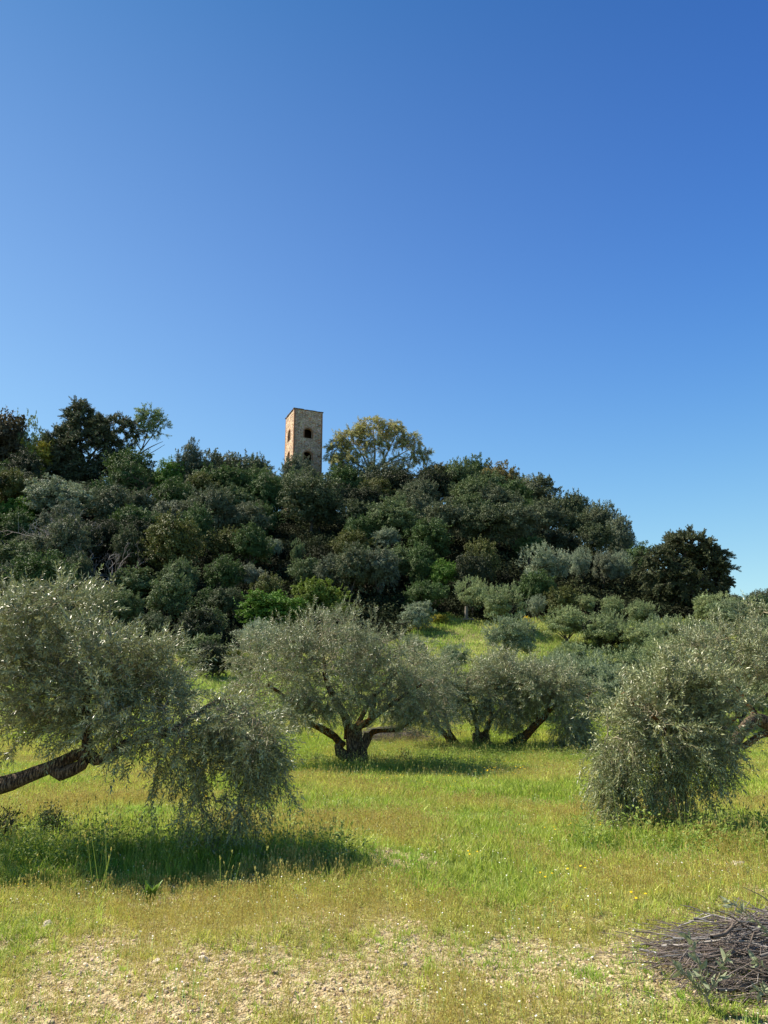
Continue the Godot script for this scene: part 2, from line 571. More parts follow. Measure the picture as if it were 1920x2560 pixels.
func build_grass() -> void:
	var green := [Color(0.82, 0.88, 0.32), Color(0.62, 0.78, 0.22), Color(0.9, 0.87, 0.45), Color(0.66, 0.72, 0.25), Color(0.93, 0.88, 0.5)]
	var straw := [Color(0.95, 0.88, 0.6), Color(0.9, 0.8, 0.5), Color(0.85, 0.68, 0.48), Color(1.0, 0.95, 0.75)]
	var near_a := tuft_mesh(11, 13, 0.04, 0.12, 0.0075, 0.06, 0.55, M.grass, green)
	var near_b := tuft_mesh(12, 12, 0.06, 0.18, 0.0085, 0.05, 0.45, M.grass, green)
	var far_a := tuft_mesh(13, 18, 0.06, 0.19, 0.017, 0.16, 0.4, M.grass, green)
	var far_b := tuft_mesh(14, 20, 0.08, 0.24, 0.035, 0.5, 0.5, M.grass, green)
	var dry_a := stalk_mesh(15, 9, 0.08, 0.22, 0.09, 0.017, false, Color(0.85, 0.78, 0.42), straw, M.grass)
	var dry_b := stalk_mesh(16, 12, 0.10, 0.24, 0.22, 0.02, false, Color(0.85, 0.78, 0.45), straw, M.grass)
	var clover := weed_mesh(17, 20, 0.027, 0.05, M.grass, [Color(0.88, 0.86, 0.5), Color(0.98, 0.94, 0.66), Color(0.7, 0.78, 0.36)])
	var mats := [[near_a, [], []], [near_b, [], []], [far_a, [], []], [far_b, [], []], [dry_a, [], []], [dry_b, [], []], [clover, [], []]]
	rng.seed = 20
	# bands: depth from, to, tufts per square metre
	for band in [[2.0, 8.0, 560.0], [8.0, 14.0, 400.0], [14.0, 30.0, 150.0], [30.0, 62.0, 20.0], [62.0, 84.0, 5.0]]:
		var d0: float = band[0]
		var d1: float = band[1]
		var reach := 0.66
		var count := int(reach * (d1 * d1 - d0 * d0) * band[2])
		for k in count:
			var d := sqrt(lerpf(d0 * d0, d1 * d1, rng.randf()))
			var x := rr(-reach, reach) * d + rr(-0.7, 0.7)
			var z := -d
			if d > 40.0 and wooded(x, z): continue
			var bb := bare(x, z)
			var lu := lush(x, z)
			if rng.randf() < bb * 0.42: continue
			if Vector2(x + 2.0, z + 6.9).length() < 0.17: continue
			var n := noise.get_noise_2d(x * 18.0, z * 18.0)
			var n2 := noise.get_noise_2d(x * 45.0 + 900.0, z * 45.0)
			var kind := 0
			var roll := rng.randf()
			var dryness := clampf(0.22 + n * 0.5 + n2 * 0.3 - lu * 0.25, 0.02, 0.7)
			if d < 14.0:
				kind = 4 if roll < dryness * 0.75 else (6 if roll < dryness * 0.75 + 0.22 + 0.25 * sm(9.0, 6.0, d) else (1 if rng.randf() < 0.22 + lu * 0.6 - bb else 0))
			elif d < 30.0:
				kind = 5 if roll < dryness * 0.5 else 2
			else:
				kind = 5 if roll < dryness * 0.35 and d < 45.0 else 3
			var s := rr(0.6, 1.25) * lerpf(0.6, 1.0, sm(5.0, 10.0, d)) * (1.0 + lu * 0.3) * (1.0 - 0.45 * bb)
			if d > 62.0: s *= 1.5
			var b := Basis(Vector3.UP, rr(0, TAU)) * Basis(Vector3.RIGHT, rr(-0.15, 0.15))
			b = b * Basis.from_scale(Vector3(s, s * rr(0.8, 1.2), s))
			var y := ground(x, z) - 0.005
			mats[kind][1].append(Transform3D(b, Vector3(x, y, z)))
			# turf tone runs from lush green to sun-bleached yellow in patches
			var u := clampf(0.5 + n * 0.8 + n2 * 0.5 - lu * 0.5, 0.0, 1.0)
			var tone := Color(0.7, 0.86, 0.6).lerp(Color(1.12, 1.1, 1.15), clampf(u + rr(-0.3, 0.3), 0.0, 1.0)) * rr(0.6, 1.3)
			if kind >= 4 and kind != 6: tone = Color(1, 1, 1).lerp(Color(1.0, 0.9, 0.88), rng.randf()) * rr(0.8, 1.15)
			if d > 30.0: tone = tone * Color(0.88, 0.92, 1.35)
			elif bb > 0.3 and kind < 2: tone = tone * Color(0.8, 1.0, 0.75)
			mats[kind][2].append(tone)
	var names := [["turf_grass", "short green grass growing over the near meadow"], ["tall_grass", "longer green grass blades among the near turf and under the crowns"], ["meadow_grass", "green meadow grass around the central olive"], ["hillside_grass", "sunlit grass of the clearing and the rise behind the olives"], ["dry_grass", "dry reddish seed stalks scattered through the near turf"], ["seed_grass", "dry seed stalks through the meadow farther off"], ["clover_cover", "low pale green clover leaves spreading between the grass tufts"]]
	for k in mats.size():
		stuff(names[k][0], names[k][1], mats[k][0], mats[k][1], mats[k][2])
	# flowers and taller weeds
	var yellow := stalk_mesh(31, 3, 0.08, 0.2, 0.10, 0.009, true, Color(0.5, 0.7, 0.25), [Color(1.0, 0.66, 0.02), Color(1.0, 0.78, 0.05)], M.petal)
	var white := stalk_mesh(32, 5, 0.05, 0.13, 0.12, 0.0055, true, Color(0.5, 0.7, 0.25), [Color(0.95, 0.93, 0.85), Color(0.95, 0.9, 0.7)], M.petal)
	var tall := stalk_mesh(33, 5, 0.25, 0.5, 0.08, 0.02, false, Color(0.55, 0.7, 0.28), [Color(0.8, 0.8, 0.5), Color(0.95, 0.85, 0.6), Color(0.6, 0.75, 0.3)], M.grass)
	var herb := weed_mesh(34, 46, 0.045, 0.3, M.grass, [Color(0.4, 0.55, 0.22), Color(0.5, 0.62, 0.26), Color(0.32, 0.48, 0.18)])
	var w := [[[], []], [[], []], [[], []], [[], []]]
	rng.seed = 40
	for k in 26000:
		var d := sqrt(lerpf(16.0, 900.0, rng.randf()))
		var x := rr(-0.58, 0.58) * d
		var z := -d
		var lu := lush(x, z)
		var n := noise.get_noise_2d(x * 16.0 + 40.0, z * 16.0 - 70.0)
		var kind := -1
		var roll := rng.randf()
		var yel := clampf(n * 1.4 - 0.05, 0.0, 0.6) + (0.55 if d > 18.5 and d < 23.0 and x < 1.5 and x > -4.5 else 0.0) + (0.2 if d > 9.0 and d < 12.5 and x < -2.5 else 0.0)
		if roll < yel * (0.13 if d > 14.0 else 0.06): kind = 0
		elif roll < yel * 0.13 + 0.13: kind = 1
		elif lu > 0.1 and roll < 0.75: kind = 2 if rng.randf() < 0.45 else 3
		elif roll > 0.965 and bare(x, z) < 0.3: kind = 2
		if kind < 0: continue
		if kind != 1 and rng.randf() < bare(x, z): continue
		var s := rr(0.7, 1.3) * (1.35 if d > 17.0 and kind < 2 else 1.0)
		w[kind][0].append(Transform3D(Basis(Vector3.UP, rr(0, TAU)) * Basis.from_scale(Vector3(s, s, s)), Vector3(x, ground(x, z), z)))
		var tone := rr(0.8, 1.15)
		w[kind][1].append(Color(tone, tone, tone))
	stuff("yellow_wildflowers", "small yellow daisies dotted through the meadow", yellow, w[0][0], w[0][1])
	stuff("white_wildflowers", "tiny white flower heads sprinkled over the turf", white, w[1][0], w[1][1])
	stuff("tall_weeds", "tall seeding weeds standing in the shade of the olives", tall, w[2][0], w[2][1])
	stuff("leafy_weeds", "leafy green weeds in the shade of the olives", herb, w[3][0], w[3][1])
	# gravel
	rng.seed = 50
	var gw := []
	var gt := []
	for k in 60000:
		var d := sqrt(lerpf(3.0, 80.0, rng.randf()))
		var x := rr(-0.72, 0.72) * d
		var z := -d
		if rng.randf() > bare(x, z) + 0.03: continue
		var s := 0.006 + 0.030 * pow(rng.randf(), 4.0)
		gw.append(Transform3D(Basis.from_euler(Vector3(rr(-0.4, 0.4), rr(0, TAU), rr(-0.4, 0.4))) * Basis.from_scale(Vector3(s, s, s) * rr(0.8, 1.2)), Vector3(x, ground(x, z) + s * 0.1, z)))
		var tn := rr(0.55, 1.3)
		gt.append(Color(tn, tn * rr(0.92, 1.0), tn * rr(0.8, 1.0)))
	stuff("gravel", "pale pebbles strewn over the bare sandy soil", stone_mesh(3), gw, gt)

func build_undergrowth() -> void:
	rng.seed = 60
	var b := Buf.new()
	for k in 130:
		var d := rdir()
		d.y = absf(d.y)
		var p := Vector3(d.x * 0.6, d.y * 0.55, d.z * 0.6) * rr(0.4, 1.0)
		var nrm := (d * 0.6 + Vector3.UP * 0.4 + rdir() * 0.8).normalized()
		var al := nrm.cross(rdir()).normalized()
		var t := rr(0.5, 1.0)
		b.leaf(p, al, al.cross(nrm), nrm, rr(0.10, 0.18), rr(0.06, 0.09), Color(t, t, t))
	var mesh := b.mesh(M.under)
	var where := []
	var tints := []
	for k in 36000:
		var x := rr(-95, 55)
		var z := -rr(40, 128)
		if not wooded(x, z): continue
		if absf(x) > 0.85 * -z + 4.0: continue
		var s := 0.6 + 1.9 * pow(rng.randf(), 2.5)
		where.append(Transform3D(Basis(Vector3.UP, rr(0, TAU)) * Basis.from_scale(Vector3(s, s * rr(0.7, 1.3), s)), Vector3(x, height(x, z) - 0.1, z)))
		var n := 1.25 + 0.8 * noise.get_noise_2d(x * 9.0, z * 9.0) + rr(-0.5, 0.5)
		tints.append(Color(n * rr(0.85, 1.1), n, n * rr(0.8, 1.0)))
	stuff("undergrowth", "dense undergrowth, coloured dark for shade, covering the wooded hillside between the trees", mesh, where, tints)

# ---------------------------------------------------------------- ground
func build_ground() -> void:
	var zs := []
	var z := 14.0
	while z > -420.0:
		zs.append(z)
		var d := -z
		z -= 0.16 if d > 3.0 and d < 9.0 else (0.4 if d < 26.0 and d > 0.0 else (1.3 if d < 140.0 else 9.0))
	var half := [0.0]
	while half[-1] < 420.0:
		half.append(half[-1] + (0.16 if half[-1] < 5.0 else (0.5 if half[-1] < 15.0 else (1.6 if half[-1] < 80.0 else 14.0))))
	var xs := []
	for k in range(half.size() - 1, 0, -1): xs.append(-half[k])
	xs.append_array(half)
	var b := Buf.new()
	var soil := Color(0.56, 0.46, 0.29)
	var thatch := Color(0.33, 0.32, 0.12)
	var litter_shade := Color(0.035, 0.032, 0.018)  # leaf litter kept near-black to stand in for the deep shade of the wood
	for zz in zs:
		for x in xs:
			b.v.push_back(Vector3(x, ground(x, zz), zz))
			var c := thatch.lerp(Color(0.42, 0.36, 0.2), clampf(0.5 + noise.get_noise_2d(x * 20.0, zz * 20.0), 0, 1))
			c = c.lerp(soil, bare(x, zz) if zz > -30.0 else 0.0)
			if zz < -30.0:
				c = c.lerp(Color(0.34, 0.35, 0.08), 0.6)
				c = c.lerp(soil, sm(0.25, 0.5, noise.get_noise_2d(x * 14.0 + 60.0, zz * 14.0)) * 0.8)
			if wooded(x, zz): c = litter_shade
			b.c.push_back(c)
	var w := xs.size()
	for r in zs.size() - 1:
		for k in w - 1:
			var a: int = r * w + k
			b.i.append_array([a, a + w, a + w + 1, a, a + w + 1, a + 1])
	b.n.resize(b.v.size())
	b.n.fill(Vector3.UP)
	renormal(b)
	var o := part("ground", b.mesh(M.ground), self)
	tag(o, "grassy meadow floor rising to the wooded hill", "", "", "structure")

# ---------------------------------------------------------------- tower
func build_tower() -> void:
	var at := Vector3(-15.9, 31.0, -121.5)
	var t := thing("stone_tower", "square ruined stone tower with arched windows rising above the hilltop oaks", "tower", at)
	var a := deg_to_rad(23.8)
	# the near corner stands at the origin; x runs along the shaded face, z inwards
	t.rotation = Vector3(0, a, 0.006)
	var S := 5.35
	var L := 5.35
	var H := 22.3
	var csg := CSGCombiner3D.new()
	csg.name = "wall"
	t.add_child(csg)
	var add := func(size: Vector3, mid: Vector3, cut: bool) -> void:
		var bx := CSGBox3D.new()
		bx.size = size
		bx.position = mid
		bx.operation = CSGShape3D.OPERATION_SUBTRACTION if cut else CSGShape3D.OPERATION_UNION
		bx.material = M.inner_shade if cut and size.x > 3.0 else M.masonry
		csg.add_child(bx)
	add.call(Vector3(S, H, L), Vector3(S / 2, H / 2, -L / 2), false)
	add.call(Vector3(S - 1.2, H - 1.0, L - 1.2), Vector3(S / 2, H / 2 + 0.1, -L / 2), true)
	var arch := func(w: float, h: float, rise: float) -> PackedVector2Array:
		var p := PackedVector2Array([Vector2(-w / 2, 0), Vector2(w / 2, 0)])
		for k in 9:
			var u := 1.0 - 2.0 * k / 8.0
			p.push_back(Vector2(w / 2 * u, h - rise + rise * sqrt(maxf(0.0, 1.0 - u * u))))
		return p
	# window openings: [along the face, sill, width, height, rise]
	var front := [[2.72, 17.05, 1.5, 1.85, 0.42], [2.72, 12.65, 1.5, 1.9, 0.42]]
	var left := [[2.85, 17.05, 1.5, 2.1, 0.55], [2.85, 12.75, 1.5, 2.2, 0.55]]
	for w in front + [[2.72, 8.2, 1.4, 1.9, 0.42]]:
		var c := CSGPolygon3D.new()
		c.polygon = arch.call(w[2], w[3], w[4])
		c.depth = 2.2
		c.position = Vector3(w[0], w[1], 1.0)
		c.operation = CSGShape3D.OPERATION_SUBTRACTION
		c.material = M.masonry
		csg.add_child(c)
	for w in left:
		var c := CSGPolygon3D.new()
		c.polygon = arch.call(w[2], w[3], w[4])
		c.depth = S + 2.0 if w[1] > 15.0 else 2.2
		c.position = Vector3(-1.0, w[1], -w[0])
		c.rotation = Vector3(0, -PI / 2, 0)
		c.operation = CSGShape3D.OPERATION_SUBTRACTION
		c.material = M.masonry
		csg.add_child(c)
	# putlog holes left by the scaffold beams
	for p in [[0.9, 19.6], [4.5, 19.5], [0.85, 17.9], [4.6, 17.85], [0.95, 15.8], [2.75, 15.7], [4.65, 15.65], [0.9, 14.1], [4.75, 13.9], [2.85, 12.0], [4.8, 12.1], [0.9, 11.9]]:
		add.call(Vector3(0.22, 0.24, 0.5), Vector3(p[0], p[1], 0.0), true)
	for p in [[1.0, 19.6], [1.0, 17.8], [4.4, 17.3], [1.0, 15.4], [4.5, 15.2], [4.4, 19.3], [4.6, 12.9]]:
		add.call(Vector3(0.5, 0.24, 0.22), Vector3(0.0, p[1], -p[0]), true)
	# a row of small dentil gaps under the eave
	for k in 9:
		add.call(Vector3(0.16, 0.16, 0.3), Vector3(0.6 + k * 0.52, 21.55 - 0.0 * k, 0.0), true)
		add.call(Vector3(0.3, 0.16, 0.16), Vector3(0.0, 21.55, -0.6 - k * 0.52), true)
	# roof: thin worn eave slab with chipped outer edge
	var b := Buf.new()
	rng.seed = 71
	var n := 12
	for s in 4:
		for k in n:
			var u0 := -0.14 + (S + 0.28) * k / n
			var u1 := -0.14 + (S + 0.28) * (k + 1) / n - 0.012
			var o := rr(0.08, 0.17)
			var y0 := H + 0.004
			var y1 := H + rr(0.10, 0.17)
			if s == 0: b.box(Vector3(u0, y0, -0.5), Vector3(u1, y1, o), Color(1, 1, 1))
			elif s == 1: b.box(Vector3(u0, y0, -L - o), Vector3(u1, y1, -L + 0.5), Color(1, 1, 1))
			elif s == 2 and k > 1 and k < n - 2: b.box(Vector3(-o, y0, -(u1)), Vector3(0.5, y1, -(u0)), Color(1, 1, 1))
			elif s == 3 and k > 1 and k < n - 2: b.box(Vector3(S - 0.5, y0, -(u1)), Vector3(S + o, y1, -(u0)), Color(1, 1, 1))
	part("eave", b.mesh(M.tile), t)
	b = Buf.new()
	b.box(Vector3(0.45, H - 0.25, -L + 0.45), Vector3(S - 0.45, H + 0.05, -0.45), Color(1, 1, 1))
	part("roof", b.mesh(M.tile), t)
	b = Buf.new()
	b.box(Vector3(0.5, 15.9, -L + 0.5), Vector3(S - 0.5, 16.1, -0.5), Color(1, 1, 1))
	part("floor", b.mesh(M.tile), t)  # unseen storey added to block light inside the tower
	# brick quoins on the corners, block by block
	rng.seed = 72
	var quoin := [Buf.new(), Buf.new(), Buf.new()]
	for c in 3:
		var x := [0.0, S, 0.0][c] as float
		var z := [0.0, 0.0, -L][c] as float
		var y := 8.0
		while y < H - 0.3:
			var hh := rr(0.2, 0.3)
			var wx := rr(0.18, 0.42)
			var wz := rr(0.18, 0.42)
			var col := Color(1, 1, 1) * rr(0.8, 1.0)
			col.a = 1.0
			var x0 := x - 0.012 if c != 1 else x - wx
			var x1 := x + wx if c != 1 else x + 0.012
			var z0 := z - wz if c != 2 else z - 0.012
			var z1 := z + 0.012 if c != 2 else z + wz
			quoin[c].box(Vector3(x0, y, z0), Vector3(x1, y + hh - 0.02, z1), col)
			y += hh
		var q := part("quoins", quoin[c].mesh(M.brick), t)
		q.set_meta("kind", "stuff")
	# brick surrounds of the arched windows
	for side in 2:
		for w in (front if side == 0 else left):
			var s := Buf.new()
			var pts := []
			pts.append(Vector2(-w[2] / 2, 0))
			for k in 13:
				var u := -1.0 + 2.0 * k / 12.0
				pts.append(Vector2(w[2] / 2 * u, w[3] - w[4] + w[4] * sqrt(maxf(0.0, 1.0 - u * u))))
			pts.append(Vector2(w[2] / 2, 0))
			for k in pts.size() - 1:
				var p: Vector2 = pts[k]
				var q: Vector2 = pts[k + 1]
				var cuts := maxi(1, int(p.distance_to(q) / 0.16))
				for j in cuts:
					var f := p.lerp(q, (j + 0.04) / cuts)
					var g := p.lerp(q, (j + 0.96) / cuts)
					var nn := (g - f).orthogonal().normalized()
					if nn.dot((f + g) * 0.5 - Vector2(0, w[3] * 0.5)) < 0.0: nn = -nn
					var th := rr(0.18, 0.24)
					var pr := rr(0.012, 0.03)
					var ring := [f, g, g + nn * th, f + nn * th]
					var inn := []
					var outp := []
					for e in ring:
						if side == 0:
							inn.append(Vector3(w[0] + e.x, w[1] + e.y, -0.13))
							outp.append(Vector3(w[0] + e.x, w[1] + e.y, pr))
						else:
							inn.append(Vector3(0.13, w[1] + e.y, -w[0] + e.x))
							outp.append(Vector3(-pr, w[1] + e.y, -w[0] + e.x))
					var tn := rr(0.75, 1.0)
					var col := Color(tn, tn, tn)
					s.quad(outp[0], outp[1], outp[2], outp[3], col)
					for e in 4:
						s.quad(inn[e], inn[(e + 1) % 4], outp[(e + 1) % 4], outp[e], col)
			var o := part("window_surround", s.mesh(M.brick), t)
			o.set_meta("kind", "stuff")

# ---------------------------------------------------------------- the sky
func build_sky(env: Environment, expo: float) -> void:
	var w := 1024
	var h := 512
	var im := Image.create(w, h, false, Image.FORMAT_RGBF)
	for j in h:
		var th := PI * (j + 0.5) / h
		var y := cos(th)
		var yy := maxf(y, 0.12)
		var base := Vector3(1.07 * exp(-6.4 * yy), 1.28 * exp(-3.7 * yy), 0.924 * exp(-1.5 * yy * yy))
		for i in w:
			var ph := TAU * (i + 0.5) / w
			var dir := Vector3(sin(th) * sin(ph), y, -sin(th) * cos(ph))
			var g := dir.dot(SUN)
			var c := base
			if y > -0.02:
				c += Vector3(maxf(0.09, 0.5 - 0.534 * yy), 0.53 - 0.418 * yy, 0.33 - 0.11 * yy) * pow((1.0 + g) / 2.0, 4.0)
				c += Vector3(0.5, 0.5, 0.5) * exp((g - 1.0) * 150.0)
			else:
				c = Vector3(0.22, 0.24, 0.16)
			im.set_pixel(i, j, Color(c.x / expo, c.y / expo, c.z / expo))
	var m := PanoramaSkyMaterial.new()
	m.panorama = ImageTexture.create_from_image(im)
	var s := Sky.new()
	s.sky_material = m
	env.background_mode = Environment.BG_SKY
	env.sky = s

# ---------------------------------------------------------------- the scene
func _ready() -> void:
	var cam := Camera3D.new()
	cam.name = "camera"
	cam.fov = 70.0
	cam.near = 0.05
	cam.far = 1500.0
	cam.position = Vector3(0, 1.6, 0)
	cam.rotation_degrees = Vector3(15.0, 0, 0)
	add_child(cam)
	cam.current = true
	var az := deg_to_rad(-68.0)
	var el := deg_to_rad(48.0)
	SUN = Vector3(sin(az) * cos(el), sin(el), -cos(az) * cos(el))
	var expo := 2.0
	var env := Environment.new()
	env.tonemap_mode = Environment.TONE_MAPPER_LINEAR
	env.tonemap_exposure = expo
	env.sdfgi_enabled = true
	env.ssao_enabled = true
	env.ssil_enabled = true
	build_sky(env, expo)
	var we := WorldEnvironment.new()
	we.name = "world"
	we.environment = env
	add_child(we)
	var sun := DirectionalLight3D.new()
	sun.name = "sun"
	sun.light_energy = 1.6
	sun.light_color = Color(1.0, 0.955, 0.88)
	sun.light_angular_distance = 0.53
	sun.shadow_enabled = true
	sun.look_at_from_position(SUN * 100.0, Vector3.ZERO)
	add_child(sun)

	noise.seed = 5
	noise.noise_type = FastNoiseLite.TYPE_SIMPLEX
	noise.frequency = 0.01
	noise.fractal_octaves = 2
	materials()
	build_ground()
	build_tower()
	build_trees()
	build_undergrowth()
	build_olives()
	build_brush()
	build_small()
	build_grass()

func materials() -> void:
	M.white = plain(Color.WHITE)
	var w := Color.WHITE
	var soil_tex := noise_tex(1, 0.02, [[0.2, Color(0.68, 0.63, 0.58)], [0.5, Color(0.87, 0.85, 0.82)], [0.8, w]], 512)
	M.ground = tri_mat(w, soil_tex, 0.9, noise_tex(2, 0.06, [], 512, 9.0), 1.0, 0.95)
	M.ground.uv1_world_triplanar = true
	M.grass = plain(lin(0.59, 0.61, 0.29), 0.55, 0.4, 0.75)
	M.petal = plain(w, 0.8, 0.2, 0.5)
	M.stone = plain(lin(0.58, 0.48, 0.34), 0.95, 0.2)
	M.under = plain(lin(0.03, 0.038, 0.018), 0.8, 0.2, 0.3)  # undergrowth colour darkened so gaps between crowns pass for deep shade
	var crowns := {
		"oak_a": [0.072, 0.088, 0.046], "oak_b": [0.10, 0.113, 0.07], "oak_c": [0.038, 0.046, 0.025], "grey": [0.11, 0.125, 0.088], "greyw": [0.155, 0.165, 0.125],
		"greyg": [0.105, 0.135, 0.062], "silver": [0.20, 0.225, 0.165], "bright": [0.10, 0.175, 0.032], "bright_dark": [0.066, 0.102, 0.035], "yellow_green": [0.145, 0.185, 0.038],
		"ochre": [0.15, 0.12, 0.045], "ochre_dark": [0.10, 0.105, 0.035], "pale": [0.17, 0.215, 0.11], "pale_green": [0.13, 0.16, 0.075], "yellow": [0.28, 0.25, 0.05], "brown": [0.085, 0.07, 0.045],
		"olive_a": [0.20, 0.23, 0.12], "olive_b": [0.17, 0.20, 0.105], "olive_g": [0.17, 0.20, 0.13], "olive_s": [0.23, 0.255, 0.195],
	}
	for k in crowns:
		var c: Array = crowns[k]
		M[k] = plain(lin(c[0] * 1.65, c[1] * 1.75, c[2] * 1.5), 0.6, 0.32, 0.35)
	M.brown_twig = plain(lin(0.06, 0.045, 0.04), 0.9, 0.2)
	M.twig_grey = plain(lin(0.26, 0.235, 0.22), 0.9, 0.2)
	M.grey_twig = M.twig_grey
	M.twig_pale = plain(lin(0.30, 0.26, 0.17), 0.8, 0.3)
	M.twig_dark = plain(lin(0.12, 0.10, 0.075), 0.9, 0.2)
	M.bark_far = plain(lin(0.10, 0.085, 0.065), 0.95, 0.2)
	M.bark_white = plain(lin(0.42, 0.38, 0.33), 0.85, 0.2)
	M.olive_leaf = plain(lin(0.36, 0.395, 0.25), 0.42, 0.5, 0.3)
	M.olive_leaf_near = plain(lin(0.36, 0.395, 0.225), 0.4, 0.55, 0.28)
	M.euc_leaf = plain(lin(0.52, 0.50, 0.22), 0.5, 0.4, 0.5)
	M.oak_leaf = plain(lin(0.145, 0.17, 0.1), 0.6, 0.32, 0.25)
	M.sage_leaf = plain(lin(0.30, 0.33, 0.22), 0.7, 0.3, 0.4)
	M.dock_leaf = plain(lin(0.17, 0.29, 0.05), 0.5, 0.4, 0.6)
	M.ivy_leaf = plain(lin(0.05, 0.10, 0.025), 0.35, 0.6, 0.3)
	var bark := noise_tex(7, 0.03, [[0.25, Color(0.25, 0.22, 0.2)], [0.5, Color(0.5, 0.45, 0.4)], [0.75, Color(0.85, 0.78, 0.7)]], 256)
	var bark_n := noise_tex(8, 0.05, [], 256, 14.0)
	M.bark = tri_mat(lin(0.40, 0.36, 0.31), bark, 2.2, bark_n, 1.0, 0.95)
	M.bark.uv1_scale = Vector3(4.0, 0.9, 4.0)
	# limbs crusted with orange lichen in patches
	var lich := noise_tex(9, 0.022, [[0.0, Color(0.25, 0.22, 0.19)], [0.46, Color(0.42, 0.36, 0.3)], [0.6, Color(0.62, 0.42, 0.18)], [0.74, Color(0.82, 0.58, 0.24)], [1.0, Color(0.6, 0.52, 0.4)]], 256)
	M.lichen = tri_mat(lin(0.42, 0.38, 0.33), lich, 2.5, bark_n, 0.8, 0.95)
	M.stick = plain(lin(0.26, 0.22, 0.195), 0.85, 0.25)
	# masonry: rubble courses, mortar and weather stains as colour and relief only
	var im := Image.create(512, 512, false, Image.FORMAT_RGB8)
	var hm := Image.create(512, 512, false, Image.FORMAT_RGB8)
	rng.seed = 90
	var y := 0
	while y < 512:
		var ch := rng.randi_range(9, 15)
		if y + ch > 505: ch = 512 - y
		var x := 0
		while x < 512:
			var cw := rng.randi_range(12, 34)
			if x + cw > 500: cw = 512 - x
			var t := rr(0.82, 1.0)
			var c := Color(t, t * rr(0.88, 0.97), t * rr(0.78, 0.92))
			if rng.randf() < 0.05: c = Color(t, t * 0.66, t * 0.48)
			im.fill_rect(Rect2i(x, y, cw, ch), Color(0.72, 0.65, 0.55))
			im.fill_rect(Rect2i(x + 1, y + 1, cw - 2, ch - 2), c)
			hm.fill_rect(Rect2i(x, y, cw, ch), Color.BLACK)
			var g := rr(0.5, 1.0)
			hm.fill_rect(Rect2i(x + 1, y + 1, cw - 2, ch - 2), Color(g, g, g))
			x += cw
		y += ch
	fine.seed = 12
	fine.frequency = 0.03
	for j in 512:
		for i in 512:
			var n := 1.0 + 0.25 * fine.get_noise_2d(i, j) + 0.22 * fine.get_noise_2d(i * 0.25, j * 0.25)
			var c := im.get_pixel(i, j)
			im.set_pixel(i, j, Color(clampf(c.r * n, 0, 1), clampf(c.g * n, 0, 1), clampf(c.b * n, 0, 1)))
	M.masonry = tri_mat(lin(0.82, 0.715, 0.58), ImageTexture.create_from_image(im), 0.17, null)
	M.masonry.heightmap_enabled = true
	M.masonry.heightmap_texture = ImageTexture.create_from_image(hm)
	M.masonry.heightmap_scale = 6.0
	M.inner_shade = tri_mat(lin(0.13, 0.115, 0.10), null, 0.2, null)  # inner walls coloured dark in place of shade behind the windows
	M.brick = plain(lin(0.40, 0.22, 0.13), 0.95, 0.2)
	M.tile = plain(lin(0.16, 0.125, 0.10), 0.95, 0.2)
	M.concrete = plain(lin(0.2, 0.175, 0.145), 0.95, 0.2)

